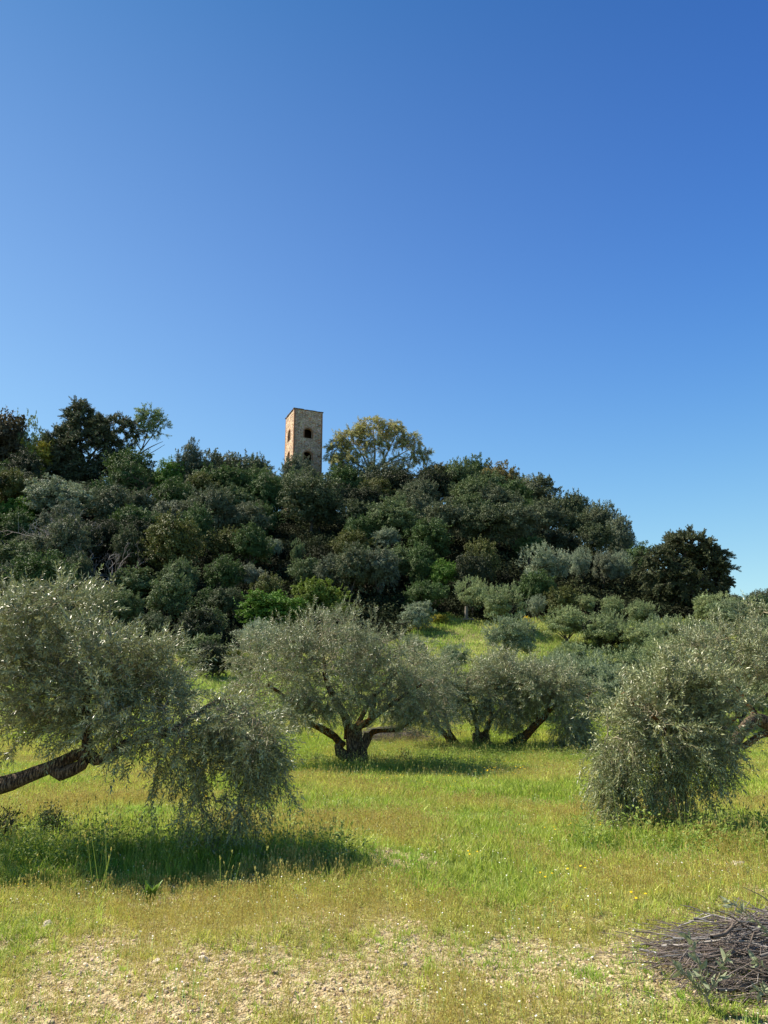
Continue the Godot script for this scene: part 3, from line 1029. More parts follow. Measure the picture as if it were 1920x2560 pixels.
# ---------------------------------------------------------------- trees of the hill and the rise
# [x, z, height, width, kind, colour, name, category, label]
const ROWS := [
	[-56.1, -101.8, 13.12, 9.07, "bush", "brown", "twiggy_shrub", "shrub", "brown twiggy shrub on the skyline at the far left end of the ridge"],
	[-53.2, -103.2, 11.91, 5.11, "sparse", "pale", "young_tree", "tree", "small pale green feathery tree behind the brown shrub on the left ridge"],
	[-45.5, -106.6, 16.06, 11.93, "oak", "oak_a", "oak_tree", "oak tree", "tall dark oak with a ragged spire top standing highest on the left ridge"],
	[-52.0, -103.7, 9.13, 7.86, "bush", "yellow", "broom_shrub", "shrub", "yellow flowering broom shrub below the ragged tall oak on the left ridge"],
	[-46.8, -106.0, 5.40, 4.61, "bush", "silver", "silver_shrub", "shrub", "small pale silver shrub under the tall ragged oak"],
	[-30.0, -85.2, 7.09, 8.34, "bare", "brown_twig", "bare_shrub", "shrub", "dark brown leafless thicket in the gap right of the ragged tall oak"],
	[-34.0, -111.8, 8.67, 5.87, "oak", "bright", "leafy_shrub", "shrub", "bright green bush on the skyline beside the pale leaning tree"],
	[-31.7, -112.8, 11.41, 4.59, "oak", "grey", "small_oak", "oak tree", "small grey green oak rising above its neighbours left of the rounded ridge oak"],
	[-27.0, -115.0, 10.89, 9.42, "oak", "oak_b", "oak_tree", "oak tree", "rounded dark oak on the ridge midway between the leaning tree and the tower"],
	[-22.0, -117.2, 11.47, 7.29, "oak", "oak_a", "oak_tree", "oak tree", "dark oak on the ridge just left of the tower"],
	[-14.9, -117.3, 10.79, 5.99, "oak", "grey", "wild_olive", "tree", "grey green tree covering the left foot of the tower"],
	[-9.0, -87.2, 8.49, 8.49, "oak", "oak_a", "oak_tree", "oak tree", "broad dark oak directly below the tower"],
	[-7.0, -117.3, 9.13, 4.76, "oak", "oak_c", "small_oak", "oak tree", "small blackish oak between the tower and the eucalyptus"],
	[0.0, -117.3, 9.59, 9.59, "oak", "oak_b", "oak_tree", "oak tree", "grey dark oak in front of the eucalyptus foot"],
	[-1.4, -117.3, 6.26, 4.45, "bush", "yellow_green", "leafy_shrub", "shrub", "small yellow green bush below the eucalyptus"],
	[9.0, -117.3, 8.89, 8.29, "oak", "ochre", "oak_tree", "oak tree", "ochre brown oak on the skyline first to the right of the eucalyptus"],
	[13.3, -117.6, 8.52, 6.92, "oak", "silver", "wild_olive", "tree", "pale silvery wild olive standing out among the ochre ridge oaks"],
	[19.1, -119.3, 9.77, 8.57, "oak", "ochre", "oak_tree", "oak tree", "ochre tinged oak on the skyline right of the pale wild olive"],
	[23.2, -108.6, 9.26, 7.92, "oak", "oak_b", "oak_tree", "oak tree", "dark grey oak where the skyline begins to fall to the right"],
	[25.6, -96.6, 8.55, 5.38, "oak", "oak_a", "oak_tree", "oak tree", "dark oak with a knobbly top on the falling right skyline"],
	[26.8, -89.1, 7.23, 5.28, "oak", "oak_b", "oak_tree", "oak tree", "dark oak on the falling skyline next below the knobbly one"],
	[27.7, -83.5, 7.25, 3.97, "oak", "grey", "oak_tree", "oak tree", "grey feathered oak forming the right shoulder of the hill"],
	[24.8, -69.9, 4.22, 3.83, "oak", "bright_dark", "leafy_tree", "tree", "low green tree filling the notch between hill and lone big oak"],
	[27.4, -63.7, 7.08, 7.45, "oak", "oak_a", "oak_tree", "oak tree", "large round dark oak standing apart at the right end of the hill"],
	[32.7, -68.5, 1.91, 1.73, "oak", "grey", "small_oak", "oak tree", "small dark tree at the right foot of the large lone oak"],
	[38.7, -75.0, 2.67, 3.31, "oak", "grey", "small_oak", "oak tree", "low dark tree on the far crest at the right edge"],
	[-3.0, -68.3, 4.73, 4.73, "oak", "ochre_dark", "oak_tree", "oak tree", "brownish green oak with a pointed top halfway up the hill"],
	[-2.7, -59.9, 4.80, 4.18, "oak", "oak_b", "oak_tree", "oak tree", "grey oak, left of two joined in the middle of the hillside"],
	[-0.3, -60.0, 4.95, 3.80, "oak", "grey", "oak_tree", "oak tree", "grey oak, right of two joined in the middle of the hillside"],
	[0.3, -74.7, 3.28, 3.28, "oak", "silver", "wild_olive", "tree", "silver wild olive behind the two joined grey oaks"],
	[-8.6, -70.9, 2.94, 1.55, "cone", "pale_green", "cypress_sapling", "sapling", "slim pointed pale sapling against the black shade of the hillside"],
	[-6.8, -63.0, 3.41, 3.41, "oak", "greyg", "leafy_tree", "tree", "grey green tree below the slim pointed sapling"],
	[-12.6, -68.1, 4.76, 4.14, "oak", "bright_dark", "leafy_tree", "tree", "green domed tree above the black shade left of the slim sapling"],
	[-11.2, -72.5, 2.61, 1.87, "oak", "silver", "wild_olive", "tree", "narrow silver green tree touching the green domed tree"],
	[-11.5, -61.4, 3.26, 3.43, "oak", "greyw", "wild_olive", "tree", "whitish grey round tree in the black shade below the domed tree"],
	[-8.3, -52.3, 3.25, 4.92, "bush", "bright", "mastic_shrub", "shrub", "vivid green spreading shrub behind the central olive crown"],
	[-5.0, -55.7, 3.58, 4.21, "bush", "yellow_green", "mastic_shrub", "shrub", "yellow green shrub in front of the two joined grey oaks"],
	[-3.3, -54.3, 2.15, 2.39, "bush", "yellow_green", "mastic_shrub", "shrub", "small yellow green shrub at the foot of the joined grey oaks"],
	[-23.1, -78.1, 5.01, 5.57, "oak", "greyw", "oak_tree", "oak tree", "whitish grey oak on the hillside left of the domed green tree"],
	[-25.3, -72.6, 5.16, 5.16, "oak", "bright_dark", "leafy_tree", "tree", "green leafy tree right of the bare white branched tree"],
	[-13.5, -55.9, 2.75, 2.75, "bush", "bright_dark", "leafy_shrub", "shrub", "rounded green shrub beside the black gully above the left olive"],
	[-15.6, -53.0, 4.47, 3.73, "oak", "greyg", "leafy_tree", "tree", "grey green tree just above the right side of the left olive crown"],
	[-34.2, -74.3, 5.80, 7.25, "oak", "silver", "wild_olive", "tree", "silvery grey tree behind the bare white branched tree"],
	[-38.0, -73.5, 3.83, 4.79, "bush", "bright", "leafy_shrub", "shrub", "bright green bush at the left edge above the bare branches"],
	[-30.1, -59.9, 4.13, 4.59, "oak", "greyg", "leafy_tree", "tree", "grey green tree at the left edge below the bright bush"],
	[-22.8, -60.6, 4.93, 6.17, "bare", "grey_twig", "bare_shrub", "shrub", "tangle of bare grey twigs rising above the left olive crown"],
	[-19.7, -58.8, 3.58, 4.47, "bush", "greyg", "leafy_shrub", "shrub", "grey green shrub tangled with the bare grey twigs"],
	[1.0, -77.4, 5.75, 5.75, "oak", "greyg", "oak_tree", "oak tree", "grey green oak on the upper hillside below the eucalyptus"],
	[6.6, -76.6, 5.94, 5.94, "oak", "oak_b", "oak_tree", "oak tree", "dark grey oak on the upper slope below the ochre ridge oaks"],
	[10.8, -74.0, 6.56, 5.96, "oak", "oak_a", "oak_tree", "oak tree", "dark oak on the upper slope below the second ochre oak"],
	[14.0, -73.4, 6.23, 5.67, "oak", "oak_b", "oak_tree", "oak tree", "dark oak in the upper right of the wood below the falling skyline"],
	[4.6, -70.7, 5.11, 5.68, "oak", "bright_dark", "leafy_tree", "tree", "wide mid green tree in the centre of the upper slope"],
	[9.8, -78.4, 4.05, 4.05, "oak", "greyw", "wild_olive", "tree", "pale grey tree right of the wide mid green tree"],
	[5.1, -61.5, 3.52, 2.93, "oak", "bright", "leafy_tree", "tree", "fresh green tree on the lower slope above the grassy clearing"],
	[3.1, -56.5, 3.21, 3.21, "oak", "bright_dark", "leafy_tree", "tree", "green tree at the wood edge left of the grassy clearing"],
	[13.8, -62.5, 4.45, 4.69, "olive", "silver", "wild_olive", "tree", "pale round headed olive against the dark right part of the wood"],
	[18.2, -66.5, 3.69, 2.46, "olive", "silver", "wild_olive", "tree", "first of three narrow pale trees at the right wood edge"],
	[20.5, -67.4, 3.48, 2.32, "olive", "greyw", "wild_olive", "tree", "middle one of three narrow pale trees at the right wood edge"],
	[22.1, -67.1, 3.59, 2.39, "olive", "silver", "wild_olive", "tree", "last of three narrow pale trees, nearest the large lone oak"],
	[14.6, -72.9, 3.37, 3.37, "oak", "bright_dark", "leafy_tree", "tree", "green tree behind the pale round headed olive"],
	[6.8, -56.2, 3.03, 3.37, "olive", "olive_a", "olive_tree", "olive tree", "olive tree at the top of the clearing behind the stone post"],
	[8.7, -52.8, 3.48, 3.48, "olive", "olive_b", "olive_tree", "olive tree", "olive tree with a thin pale stem at the top edge of the clearing"],
	[2.5, -52.8, 2.46, 2.59, "bush", "silver", "silver_shrub", "shrub", "silver grey shrub at the left upper corner of the clearing"],
	[13.7, -56.5, 2.99, 2.99, "bush", "ochre_dark", "mastic_shrub", "shrub", "dark yellowish green shrub behind the terrace of the clearing"],
	[11.7, -55.9, 1.94, 1.76, "olive", "silver", "olive_tree", "olive tree", "small silvery olive left of the dark yellowish shrub"],
	[15.7, -57.5, 1.96, 1.96, "olive", "olive_a", "olive_tree", "olive tree", "small olive right of the dark yellowish shrub"],
	[17.9, -57.3, 1.95, 1.95, "olive", "olive_a", "olive_tree", "olive tree", "small olive above the dark hollow on the right rise"],
	[19.5, -55.1, 2.30, 2.56, "olive", "olive_b", "olive_tree", "olive tree", "roundish olive right of the dark hollow"],
	[14.9, -48.9, 2.68, 3.35, "bush", "oak_c", "dark_shrub", "shrub", "blackish shrub filling the dark hollow on the rise"],
	[4.1, -54.8, 0.91, 1.52, "bush", "yellow", "gorse_shrub", "shrub", "yellow flowering gorse low beside the clearing"],
	[7.6, -44.4, 2.99, 3.52, "olive", "olive_g", "olive_tree", "olive tree", "grey bushy olive standing on the middle of the clearing"],
	[12.2, -49.8, 2.57, 3.42, "olive", "olive_a", "olive_tree", "olive tree", "left half of the twin olive with a dark trunk on the rise"],
	[14.4, -48.3, 2.71, 3.61, "olive", "olive_b", "olive_tree", "olive tree", "olive leaning toward the dark hollow on the rise"],
	[19.0, -48.4, 2.74, 3.91, "olive", "olive_b", "olive_tree", "olive tree", "broad olive below the large lone oak"],
	[26.2, -57.9, 2.73, 3.64, "olive", "olive_a", "olive_tree", "olive tree", "olive highest on the rise beneath the lone oak, left of the path"],
	[21.1, -47.9, 2.50, 3.57, "olive", "olive_g", "olive_tree", "olive tree", "dense olive at the left edge of the grassy path on the right rise"],
	[15.8, -41.9, 2.14, 2.85, "olive", "olive_a", "olive_tree", "olive tree", "olive low on the rise just behind the right front olive"],
	[31.1, -60.4, 2.85, 3.80, "olive", "olive_b", "olive_tree", "olive tree", "olive right of the grassy path near the crest"],
	[26.4, -51.6, 2.32, 2.90, "olive", "olive_g", "olive_tree", "olive tree", "olive at the right edge beside the grassy path"],
	[16.0, -32.2, 2.75, 3.93, "olive", "olive_g", "olive_tree", "olive tree", "big grey olive at the right edge behind the right front olive"],
	[8.8, -32.7, 2.40, 3.00, "olive", "olive_g", "olive_tree", "olive tree", "grey olive behind the ivy footed leaning trunk"],
	[11.3, -29.9, 2.32, 3.09, "olive", "olive_b", "olive_tree", "olive tree", "olive directly behind the right front olive crown"],
	[4.0, -41.5, 1.73, 1.92, "olive", "olive_g", "olive_tree", "olive tree", "small dark olive on the lower edge of the clearing"],
	[-7.2, -44.3, 2.80, 3.29, "olive", "olive_s", "olive_tree", "olive tree", "silver olive peeping over the left shoulder of the central olive"],
	[-9.4, -45.8, 1.00, 1.42, "bush", "yellow", "gorse_shrub", "shrub", "yellow green low bush in the gap between left and central olive"],
	[-11.6, -47.0, 3.51, 3.51, "bush", "oak_c", "dark_shrub", "shrub", "dark bushy tree beside the black gully behind the left olive"],
	[-10.7, -44.2, 2.34, 2.60, "bush", "greyg", "leafy_shrub", "shrub", "dull green shrub right behind the left olive crown"],
	[7.9, -35.1, 2.07, 2.58, "olive", "olive_g", "olive_tree", "olive tree", "grey olive just right of the gnarled stump tree, farther up"],
	[10.8, -34.0, 2.50, 3.12, "olive", "olive_b", "olive_tree", "olive tree", "wide olive in the middle of the rise, below the dark hollow"],
	[10.3, -29.3, 2.13, 2.67, "olive", "olive_s", "olive_tree", "olive tree", "pale olive touching the left shoulder of the right front olive"],
	[15.2, -34.7, 2.39, 3.19, "olive", "olive_a", "olive_tree", "olive tree", "olive just behind the top of the right front olive"],
	[13.8, -29.3, 2.13, 2.67, "olive", "olive_b", "olive_tree", "olive tree", "olive behind the right side of the right front olive, above the arched limb"],
	[20.3, -88.2, 5.43, 5.43, "oak", "oak_b", "oak_tree", "oak tree", "dark oak under the ridge, below where the skyline begins to fall"],
	[24.2, -88.7, 5.16, 5.16, "oak", "oak_a", "oak_tree", "oak tree", "dark oak directly below the knobbly topped skyline oak"],
	[18.4, -73.3, 4.47, 4.47, "oak", "oak_c", "oak_tree", "oak tree", "blackish oak above the pale round headed olive"],
	[22.5, -75.0, 4.58, 4.58, "oak", "oak_a", "oak_tree", "oak tree", "dark oak above the three narrow pale trees"],
	[27.6, -84.0, 4.46, 4.31, "oak", "oak_b", "oak_tree", "oak tree", "dark oak at the lower right corner of the hill wood"],
	[15.7, -96.4, 6.27, 6.27, "oak", "oak_b", "oak_tree", "oak tree", "dark oak tucked under the second ochre skyline oak"],
	[10.9, -91.4, 5.35, 5.35, "oak", "greyg", "oak_tree", "oak tree", "grey green oak directly below the pale ridge olive"],
	[-8.1, -88.2, 5.73, 5.73, "oak", "oak_a", "oak_tree", "oak tree", "dark oak in the second row below the tower"],
	[-4.2, -117.3, 6.24, 6.14, "oak", "oak_b", "oak_tree", "oak tree", "dark oak under the left half of the eucalyptus"],
	[4.1, -102.7, 6.04, 6.04, "oak", "oak_a", "oak_tree", "oak tree", "dark oak under the right half of the eucalyptus"],
	[-16.0, -104.7, 6.84, 6.84, "oak", "oak_b", "oak_tree", "oak tree", "dark oak between the ridge oaks and the broad oak below the tower"],
	[-30.9, -113.2, 7.53, 6.68, "oak", "oak_a", "oak_tree", "oak tree", "dark oak filling the ridge under the small grey green oak"],
	[24.9, -65.0, 3.71, 3.71, "oak", "oak_b", "oak_tree", "oak tree", "dark oak joining the hill wood to the left side of the lone oak"],
	[6.2, -31.1, 2.05, 2.56, "olive", "olive_a", "olive_tree", "olive tree", "olive directly above the ivy footed leaning trunk"],
	[9.4, -37.2, 2.20, 2.75, "olive", "olive_b", "olive_tree", "olive tree", "olive just below the dark trunked twin olive"],
	[15.9, -46.4, 2.57, 3.02, "olive", "olive_a", "olive_tree", "olive tree", "olive immediately right of the dark hollow, lower than the roundish one"],
	[18.2, -48.9, 2.46, 2.89, "olive", "olive_g", "olive_tree", "olive tree", "grey olive between the dark hollow and the broad olive below the lone oak"],
	[17.0, -40.3, 2.59, 3.24, "olive", "olive_b", "olive_tree", "olive tree", "olive below the dense one at the left edge of the grassy path"],
	[26.3, -55.7, 2.67, 3.14, "olive", "olive_g", "olive_tree", "olive tree", "grey olive at the left side of the path near the crest"],
	[21.9, -42.3, 2.45, 2.88, "olive", "olive_a", "olive_tree", "olive tree", "olive at the right edge below the path"],
	[9.5, -30.5, 2.23, 2.78, "olive", "olive_g", "olive_tree", "olive tree", "grey olive between the leaning ivy trunk and the right front olive"],
	[-9.2, -39.9, 2.22, 2.22, "bush", "oak_c", "dark_shrub", "shrub", "blackish bush filling the gap between the left and central olive"],
	[-7.8, -41.0, 1.37, 1.52, "bush", "greyg", "leafy_shrub", "shrub", "low dull bush against the left side of the central olive"],
	[1.8, -46.3, 1.55, 1.73, "olive", "olive_g", "olive_tree", "olive tree", "dark olive peeping over the right shoulder of the central olive"],
]

var protos := {}

func proto(kind: String, v: int) -> Node3D:
	var key := "%s%d" % [kind, v]
	if protos.has(key): return protos[key]
	var o := Node3D.new()
	var sd := 100 + v * 17 + kind.length() * 31
	if kind == "bare":
		part("branches", bare_mesh(sd), o)
	else:
		var d := {"n": 120, "per": 100, "ry": 0.43, "cy": 0.56, "boughs": 190, "cr": 0.085, "low": -0.65, "masses": 7, "uneven": 0.6, "ll": 0.030, "lw": 0.018, "shoot": 0.0, "spikes": 0}
		if kind == "bush": d = {"n": 110, "per": 110, "ry": 0.52, "cy": 0.42, "boughs": 150, "cr": 0.085, "low": -0.5, "masses": 6, "uneven": 0.6, "ll": 0.036, "lw": 0.022, "shoot": 0.3, "spikes": 20}
		if kind == "olive": d = {"n": 120, "per": 110, "ry": 0.42, "cy": 0.56, "cr": 0.07, "low": -0.75, "masses": 6, "uneven": 0.5, "ll": 0.042, "lw": 0.012, "shoot": 0.7, "spikes": 150}
		if kind == "cone": d = {"n": 60, "per": 90, "ry": 0.5, "cy": 0.5, "cr": 0.10, "low": -0.9, "uneven": 0.3, "ll": 0.06, "lw": 0.03, "shoot": 0.8, "spikes": 30, "cone": 1}
		if kind == "sparse": d = {"n": 60, "per": 40, "ry": 0.46, "cy": 0.54, "cr": 0.09, "low": -0.7, "uneven": 0.7, "ll": 0.04, "lw": 0.022, "shoot": 0.3, "spikes": 20}
		part("trunk", trunk_mesh(sd + 5, 0.5, 0.026, rr(-0.06, 0.06)), o)
		var c := part("crown", crown_mesh(sd, d), o)
		c.set_meta("kind", "stuff")
	protos[key] = o
	return o

func plant(kind: String, v: int, col: String, called: String, label: String, category: String, group: String, at: Vector3, h: float, w: float, turn: float) -> void:
	var o: Node3D = proto(kind, v).duplicate()
	o.name = numbered(called)
	add_child(o, true)
	o.position = at
	o.transform.basis = Basis(Vector3.UP, turn) * Basis.from_scale(Vector3(w, h, w))
	for c in o.get_children():
		if c.name == "crown": c.material_override = M[col]
		if kind == "bare": c.material_override = M[col]
		if c.has_meta("kind"): c.set_meta("kind", "stuff")
	tag(o, label, category, group)

# landmarks of the wood by which its other oaks can be told apart
const MARKS := [["tall ragged oak", -45.5, -106.6], ["yellow broom shrub", -52.0, -103.7], ["bare white branched tree", -29.0, -64.0], ["whitish grey oak", -23.1, -78.1], ["leaning pale tree", -38.9, -108.0],
	["rounded ridge oak", -27.0, -115.0], ["tower", -14.0, -117.0], ["broad oak below the tower", -9.0, -87.2], ["eucalyptus", -2.0, -117.0], ["green domed tree", -12.6, -68.1], ["slim pointed sapling", -8.6, -70.9],
	["pointed brownish oak", -3.0, -68.3], ["two joined grey oaks", -1.5, -60.0], ["vivid green shrub", -8.4, -54.0], ["wide mid green tree", 4.6, -70.7], ["pale wild olive on the ridge", 13.3, -117.6],
	["dark oak at the skyline's fall", 23.2, -108.6], ["knobbly topped oak", 25.6, -96.6], ["pale round headed olive", 13.8, -62.5], ["three narrow pale trees", 21.0, -70.0], ["large lone oak", 27.4, -63.7],
	["grey right shoulder oak", 27.7, -83.5], ["bright bush at the left edge", -38.0, -73.5], ["dark purple thicket", -30.0, -85.2], ["black gully", -13.5, -55.9]]
var met := {}

func near_mark(x: float, z: float, tone: String) -> String:
	var best := 1e9
	var m: Array = MARKS[0]
	for k in MARKS:
		var d := Vector2(x - k[1], z - k[2]).length()
		if d < best:
			best = d
			m = k
	var side := "right of" if x > float(m[1]) else "left of"
	var rise := "above and " if z < float(m[2]) - 2.5 else ("below and " if z > float(m[2]) + 2.5 else "level with and ")
	var key := "%s oak %s%s the %s" % [tone, rise, side, m[0]]
	var n: int = met.get(key, 0)
	met[key] = n + 1
	return key if n == 0 else key + [", next one", ", third one", ", fourth one", ", fifth one", ", sixth one"][mini(n - 1, 4)]

func build_trees() -> void:
	var used := []
	var seen_rows := []
	var k := 0
	var kinds := {"oak": 5, "bush": 3, "olive": 4, "cone": 1, "sparse": 1, "bare": 2}
	for r in ROWS:
		var x: float = r[0]
		var z: float = r[1]
		used.append(Vector3(x, z, r[3]))
		seen_rows.append([x / -z, -z, r[3], (height(x, z) + float(r[2]) * 0.62 - 1.6) / -z])
		k += 1
		if r[8].begins_with("tall dark oak") or r[8].begins_with("large round dark"): continue
		var g := ""
		if r[6] == "oak_tree" or r[6] == "small_oak": g = "oaks on the wooded hill"
		elif r[6] == "olive_tree": g = "olive trees on the rise behind the meadow"
		elif r[6] == "leafy_tree": g = "green leafy trees on the hillside"
		elif r[6] == "wild_olive": g = "pale wild olives on the hillside"
		elif r[7] == "shrub": g = "shrubs along the wooded hill"
		plant(r[4], k % int(kinds[r[4]]), r[5], r[6], r[8], r[7], g, Vector3(x, height(x, z) - 0.1, z), r[2] * 1.04, r[3] * 1.12, fmod(k * 2.399, TAU))
	# the rest of the wood: oaks crowding between the others
	rng.seed = 77
	var cols := ["oak_a", "oak_b", "oak_c", "oak_a", "greyg", "oak_b", "bright_dark", "ochre_dark", "greyg", "oak_c", "grey", "oak_c", "bright_dark"]
	var placed := 0
	var tone_of := {"oak_a": "dark green", "oak_b": "dark grey", "oak_c": "blackish", "greyg": "grey green", "bright_dark": "mid green", "ochre_dark": "brownish", "grey": "pale grey"}
	for q in 6000:
		if placed >= 150: break
		var x := rr(-80, 25)
		var z := -rr(48, 124)
		if not wooded(x, z) or x < -0.68 * -z: continue
		var w := rr(3.2, 6.2) + (-z - 50.0) * 0.055
		var ok := true
		for u in used:
			if Vector2(x - u.x, z - u.y).length() < (u.z + w) * 0.30: ok = false
		# nor where it would hide a tree that stands out behind it
		for u in seen_rows:
			if (-z < 98.0 or x < -28.0) and -z < float(u[1]) - 2.0 and absf(x / -z - float(u[0])) < (w * 0.55 + float(u[2]) * 0.3) / -z and (height(x, z) + w * 0.9 - 1.6) / -z > float(u[3]): ok = false
		# the slope left of the middle, coloured dark for deep shade, stays without trees
		if Vector2((x + 13.5) / 11.0, (-z - 79.0) / 17.0).length() < 1.0 and rng.randf() < 0.92: ok = false
		if Vector2((x - 9.0) / 8.0, (-z - 63.0) / 6.0).length() < 1.0 and rng.randf() < 0.85: ok = false
		if not ok: continue
		used.append(Vector3(x, z, w))
		placed += 1
		var col: String = cols[rng.randi() % cols.size()]
		plant("oak", placed % 5, col, "hillside_oak", near_mark(x, z, tone_of[col]), "oak tree", "oaks filling the hillside wood", Vector3(x, height(x, z) - 0.2, z), w * rr(0.85, 1.25), w * rr(0.85, 1.12), rr(0, TAU))
	var spray := sprig_mesh(9, 0.8, 0.24, 0.12, M.oak_leaf, 1.0)
	var b := Vector3(-45.5, height(-45.5, -106.6) - 0.2, -106.6)
	grow("oak_tree", "tall dark oak with a ragged spire top standing highest on the left ridge", "oak tree", "oaks on the wooded hill", b, [
		[[b, b + Vector3(-0.6, 5, 0), b + Vector3(-1.6, 10, 0.3), b + Vector3(-2.2, 14.5, 0)], 0.45, 0.08], [[b + Vector3(-0.6, 5, 0), b + Vector3(1.5, 8, 1), b + Vector3(4.0, 11.5, 0)], 0.25, 0.06], [[b + Vector3(-0.6, 6, 0), b + Vector3(-3.0, 8, 1), b + Vector3(-5.0, 9.5, 0)], 0.22, 0.05]],
		[[b + Vector3(-2.1, 14.2, 0), Vector3(1.5, 1.7, 1.4), 60, 0.2, 0.15], [b + Vector3(-1.2, 12.0, 0), Vector3(3.2, 1.8, 3), 100, 0.2, 0.3], [b + Vector3(3.6, 11.6, 0), Vector3(3.4, 1.5, 3), 90, 0.2, 0.3], [b + Vector3(-4.2, 9.2, 0), Vector3(2.8, 2.2, 3), 110, 0.2, 0.3], [b + Vector3(0.5, 7.8, 1.0), Vector3(5.5, 3.2, 4), 320, 0.3, 0.2], [b + Vector3(-1, 4, 2), Vector3(5, 3, 3), 160, 0.3, 0.2]],
		{"seed": 201, "gap": -0.28, "step": 0.8, "scale": 4.0, "twig": 0.03, "len": 1.0, "sprigs": 3, "floor": b.y + 0.5, "bark": M.bark_far, "twig_mat": M.bark_far, "spray": spray, "inner": 0.3})
	b = Vector3(26.9, height(26.9, -63.7) - 0.2, -63.7)
	var spray2 := sprig_mesh(10, 0.42, 0.12, 0.07, M.oak_leaf, 1.0)
	grow("oak_tree", "large round dark oak standing apart at the right end of the hill", "oak tree", "oaks on the wooded hill", b, [
		[[b, b + Vector3(0.1, 1.6, 0), b + Vector3(0.0, 3.2, 0), b + Vector3(-0.2, 5.6, 0)], 0.34, 0.08], [[b + Vector3(0.1, 1.8, 0), b + Vector3(1.3, 3.4, 0.4), b + Vector3(2.2, 5.0, 0)], 0.2, 0.05], [[b + Vector3(0.1, 1.8, 0), b + Vector3(-1.4, 3.2, 0.3), b + Vector3(-2.6, 4.4, 0)], 0.2, 0.05]],
		[[b + Vector3(-0.2, 5.9, 0), Vector3(2.3, 1.1, 2.2), 230, 0.2, 0.3], [b + Vector3(1.7, 4.7, 0), Vector3(1.5, 1.2, 2), 180, 0.25, 0.2], [b + Vector3(-2.3, 4.6, 0), Vector3(2.2, 1.3, 2), 200, 0.25, 0.2], [b + Vector3(0.3, 3.4, 0.8), Vector3(3.0, 1.5, 2.6), 260, 0.35, 0.1], [b + Vector3(-1.0, 1.9, 0.6), Vector3(2.8, 1.4, 2.0), 160, 0.35, 0.1], [b + Vector3(2.1, 2.7, 0), Vector3(0.9, 1.3, 1.5), 80, 0.5, 0.0]],
		{"seed": 202, "gap": -0.16, "step": 0.5, "scale": 2.5, "twig": 0.018, "len": 0.55, "sprigs": 3, "floor": b.y + 0.4, "bark": M.bark_far, "twig_mat": M.bark_far, "spray": spray2, "inner": 0.25})
	# the eucalyptus beside the tower: open crown on pale forking limbs
	b = Vector3(-2.0, height(-2.0, -121.0) - 0.2, -121.0)
	var e := b + Vector3(0, 7.0, 0)
	grow("eucalyptus_tree", "tall olive coloured eucalyptus with pale forking limbs right of the tower", "tree", "", b, [
		[[b, b + Vector3(0.1, 4, 0), e, e + Vector3(0.4, 5, 0), e + Vector3(0.0, 10, 0)], 0.42, 0.08], [[e, e + Vector3(-1.6, 4, 0.5), e + Vector3(-3.8, 7.5, 0)], 0.28, 0.06], [[e, e + Vector3(2.2, 4, 0.4), e + Vector3(4.2, 8.5, 0)], 0.28, 0.06], [[e + Vector3(1.0, 2, 0), e + Vector3(3.8, 4, 0), e + Vector3(7.2, 6.0, 0)], 0.22, 0.05], [[e + Vector3(-0.5, 1.5, 0), e + Vector3(-3.8, 3.6, 0), e + Vector3(-6.0, 5.6, 0)], 0.2, 0.05], [[e + Vector3(1.6, 2.4, 0), e + Vector3(5.2, 3.6, 0.5), e + Vector3(8.4, 4.2, 0)], 0.18, 0.05]],
		[[e + Vector3(-0.6, 9.8, 0), Vector3(2.4, 1.2, 2.4), 80, 0.5, 0.2], [e + Vector3(-4.2, 7.6, 0), Vector3(2.4, 1.5, 2.2), 90, 0.5, 0.1], [e + Vector3(-6.2, 5.2, 0), Vector3(1.8, 1.6, 2.0), 70, 0.6, 0.1], [e + Vector3(3.4, 9.2, 0), Vector3(2.4, 1.3, 2.2), 80, 0.5, 0.1], [e + Vector3(6.2, 7.2, 0), Vector3(2.0, 1.2, 2.0), 65, 0.5, 0.1], [e + Vector3(8.2, 4.4, 0), Vector3(1.7, 1.1, 2.0), 50, 0.6, 0.1], [e + Vector3(1.0, 6.4, 0.6), Vector3(3.2, 1.5, 2.2), 75, 0.6, 0.1], [e + Vector3(-3.6, 2.8, 1.2), Vector3(3.8, 2.4, 2), 130, 0.6, 0.1], [e + Vector3(3.6, 2.6, 0.5), Vector3(3.4, 1.8, 2), 60, 0.6, 0.1]],
		{"seed": 203, "gap": -0.55, "step": 0.7, "scale": 4.0, "twig": 0.04, "len": 0.8, "sprigs": 1, "floor": b.y + 2.0, "bark": M.bark_white, "twig_mat": M.bark_white, "spray": sprig_mesh(9, 0.75, 0.30, 0.08, M.euc_leaf, 1.0), "inner": 0.35})
	# the pale leaning tree on the left skyline, half of it bare
	b = Vector3(-38.9, height(-38.9, -108.0) - 0.2, -108.0)
	var c := Vector3(-38.9, 38.8, -108.0)
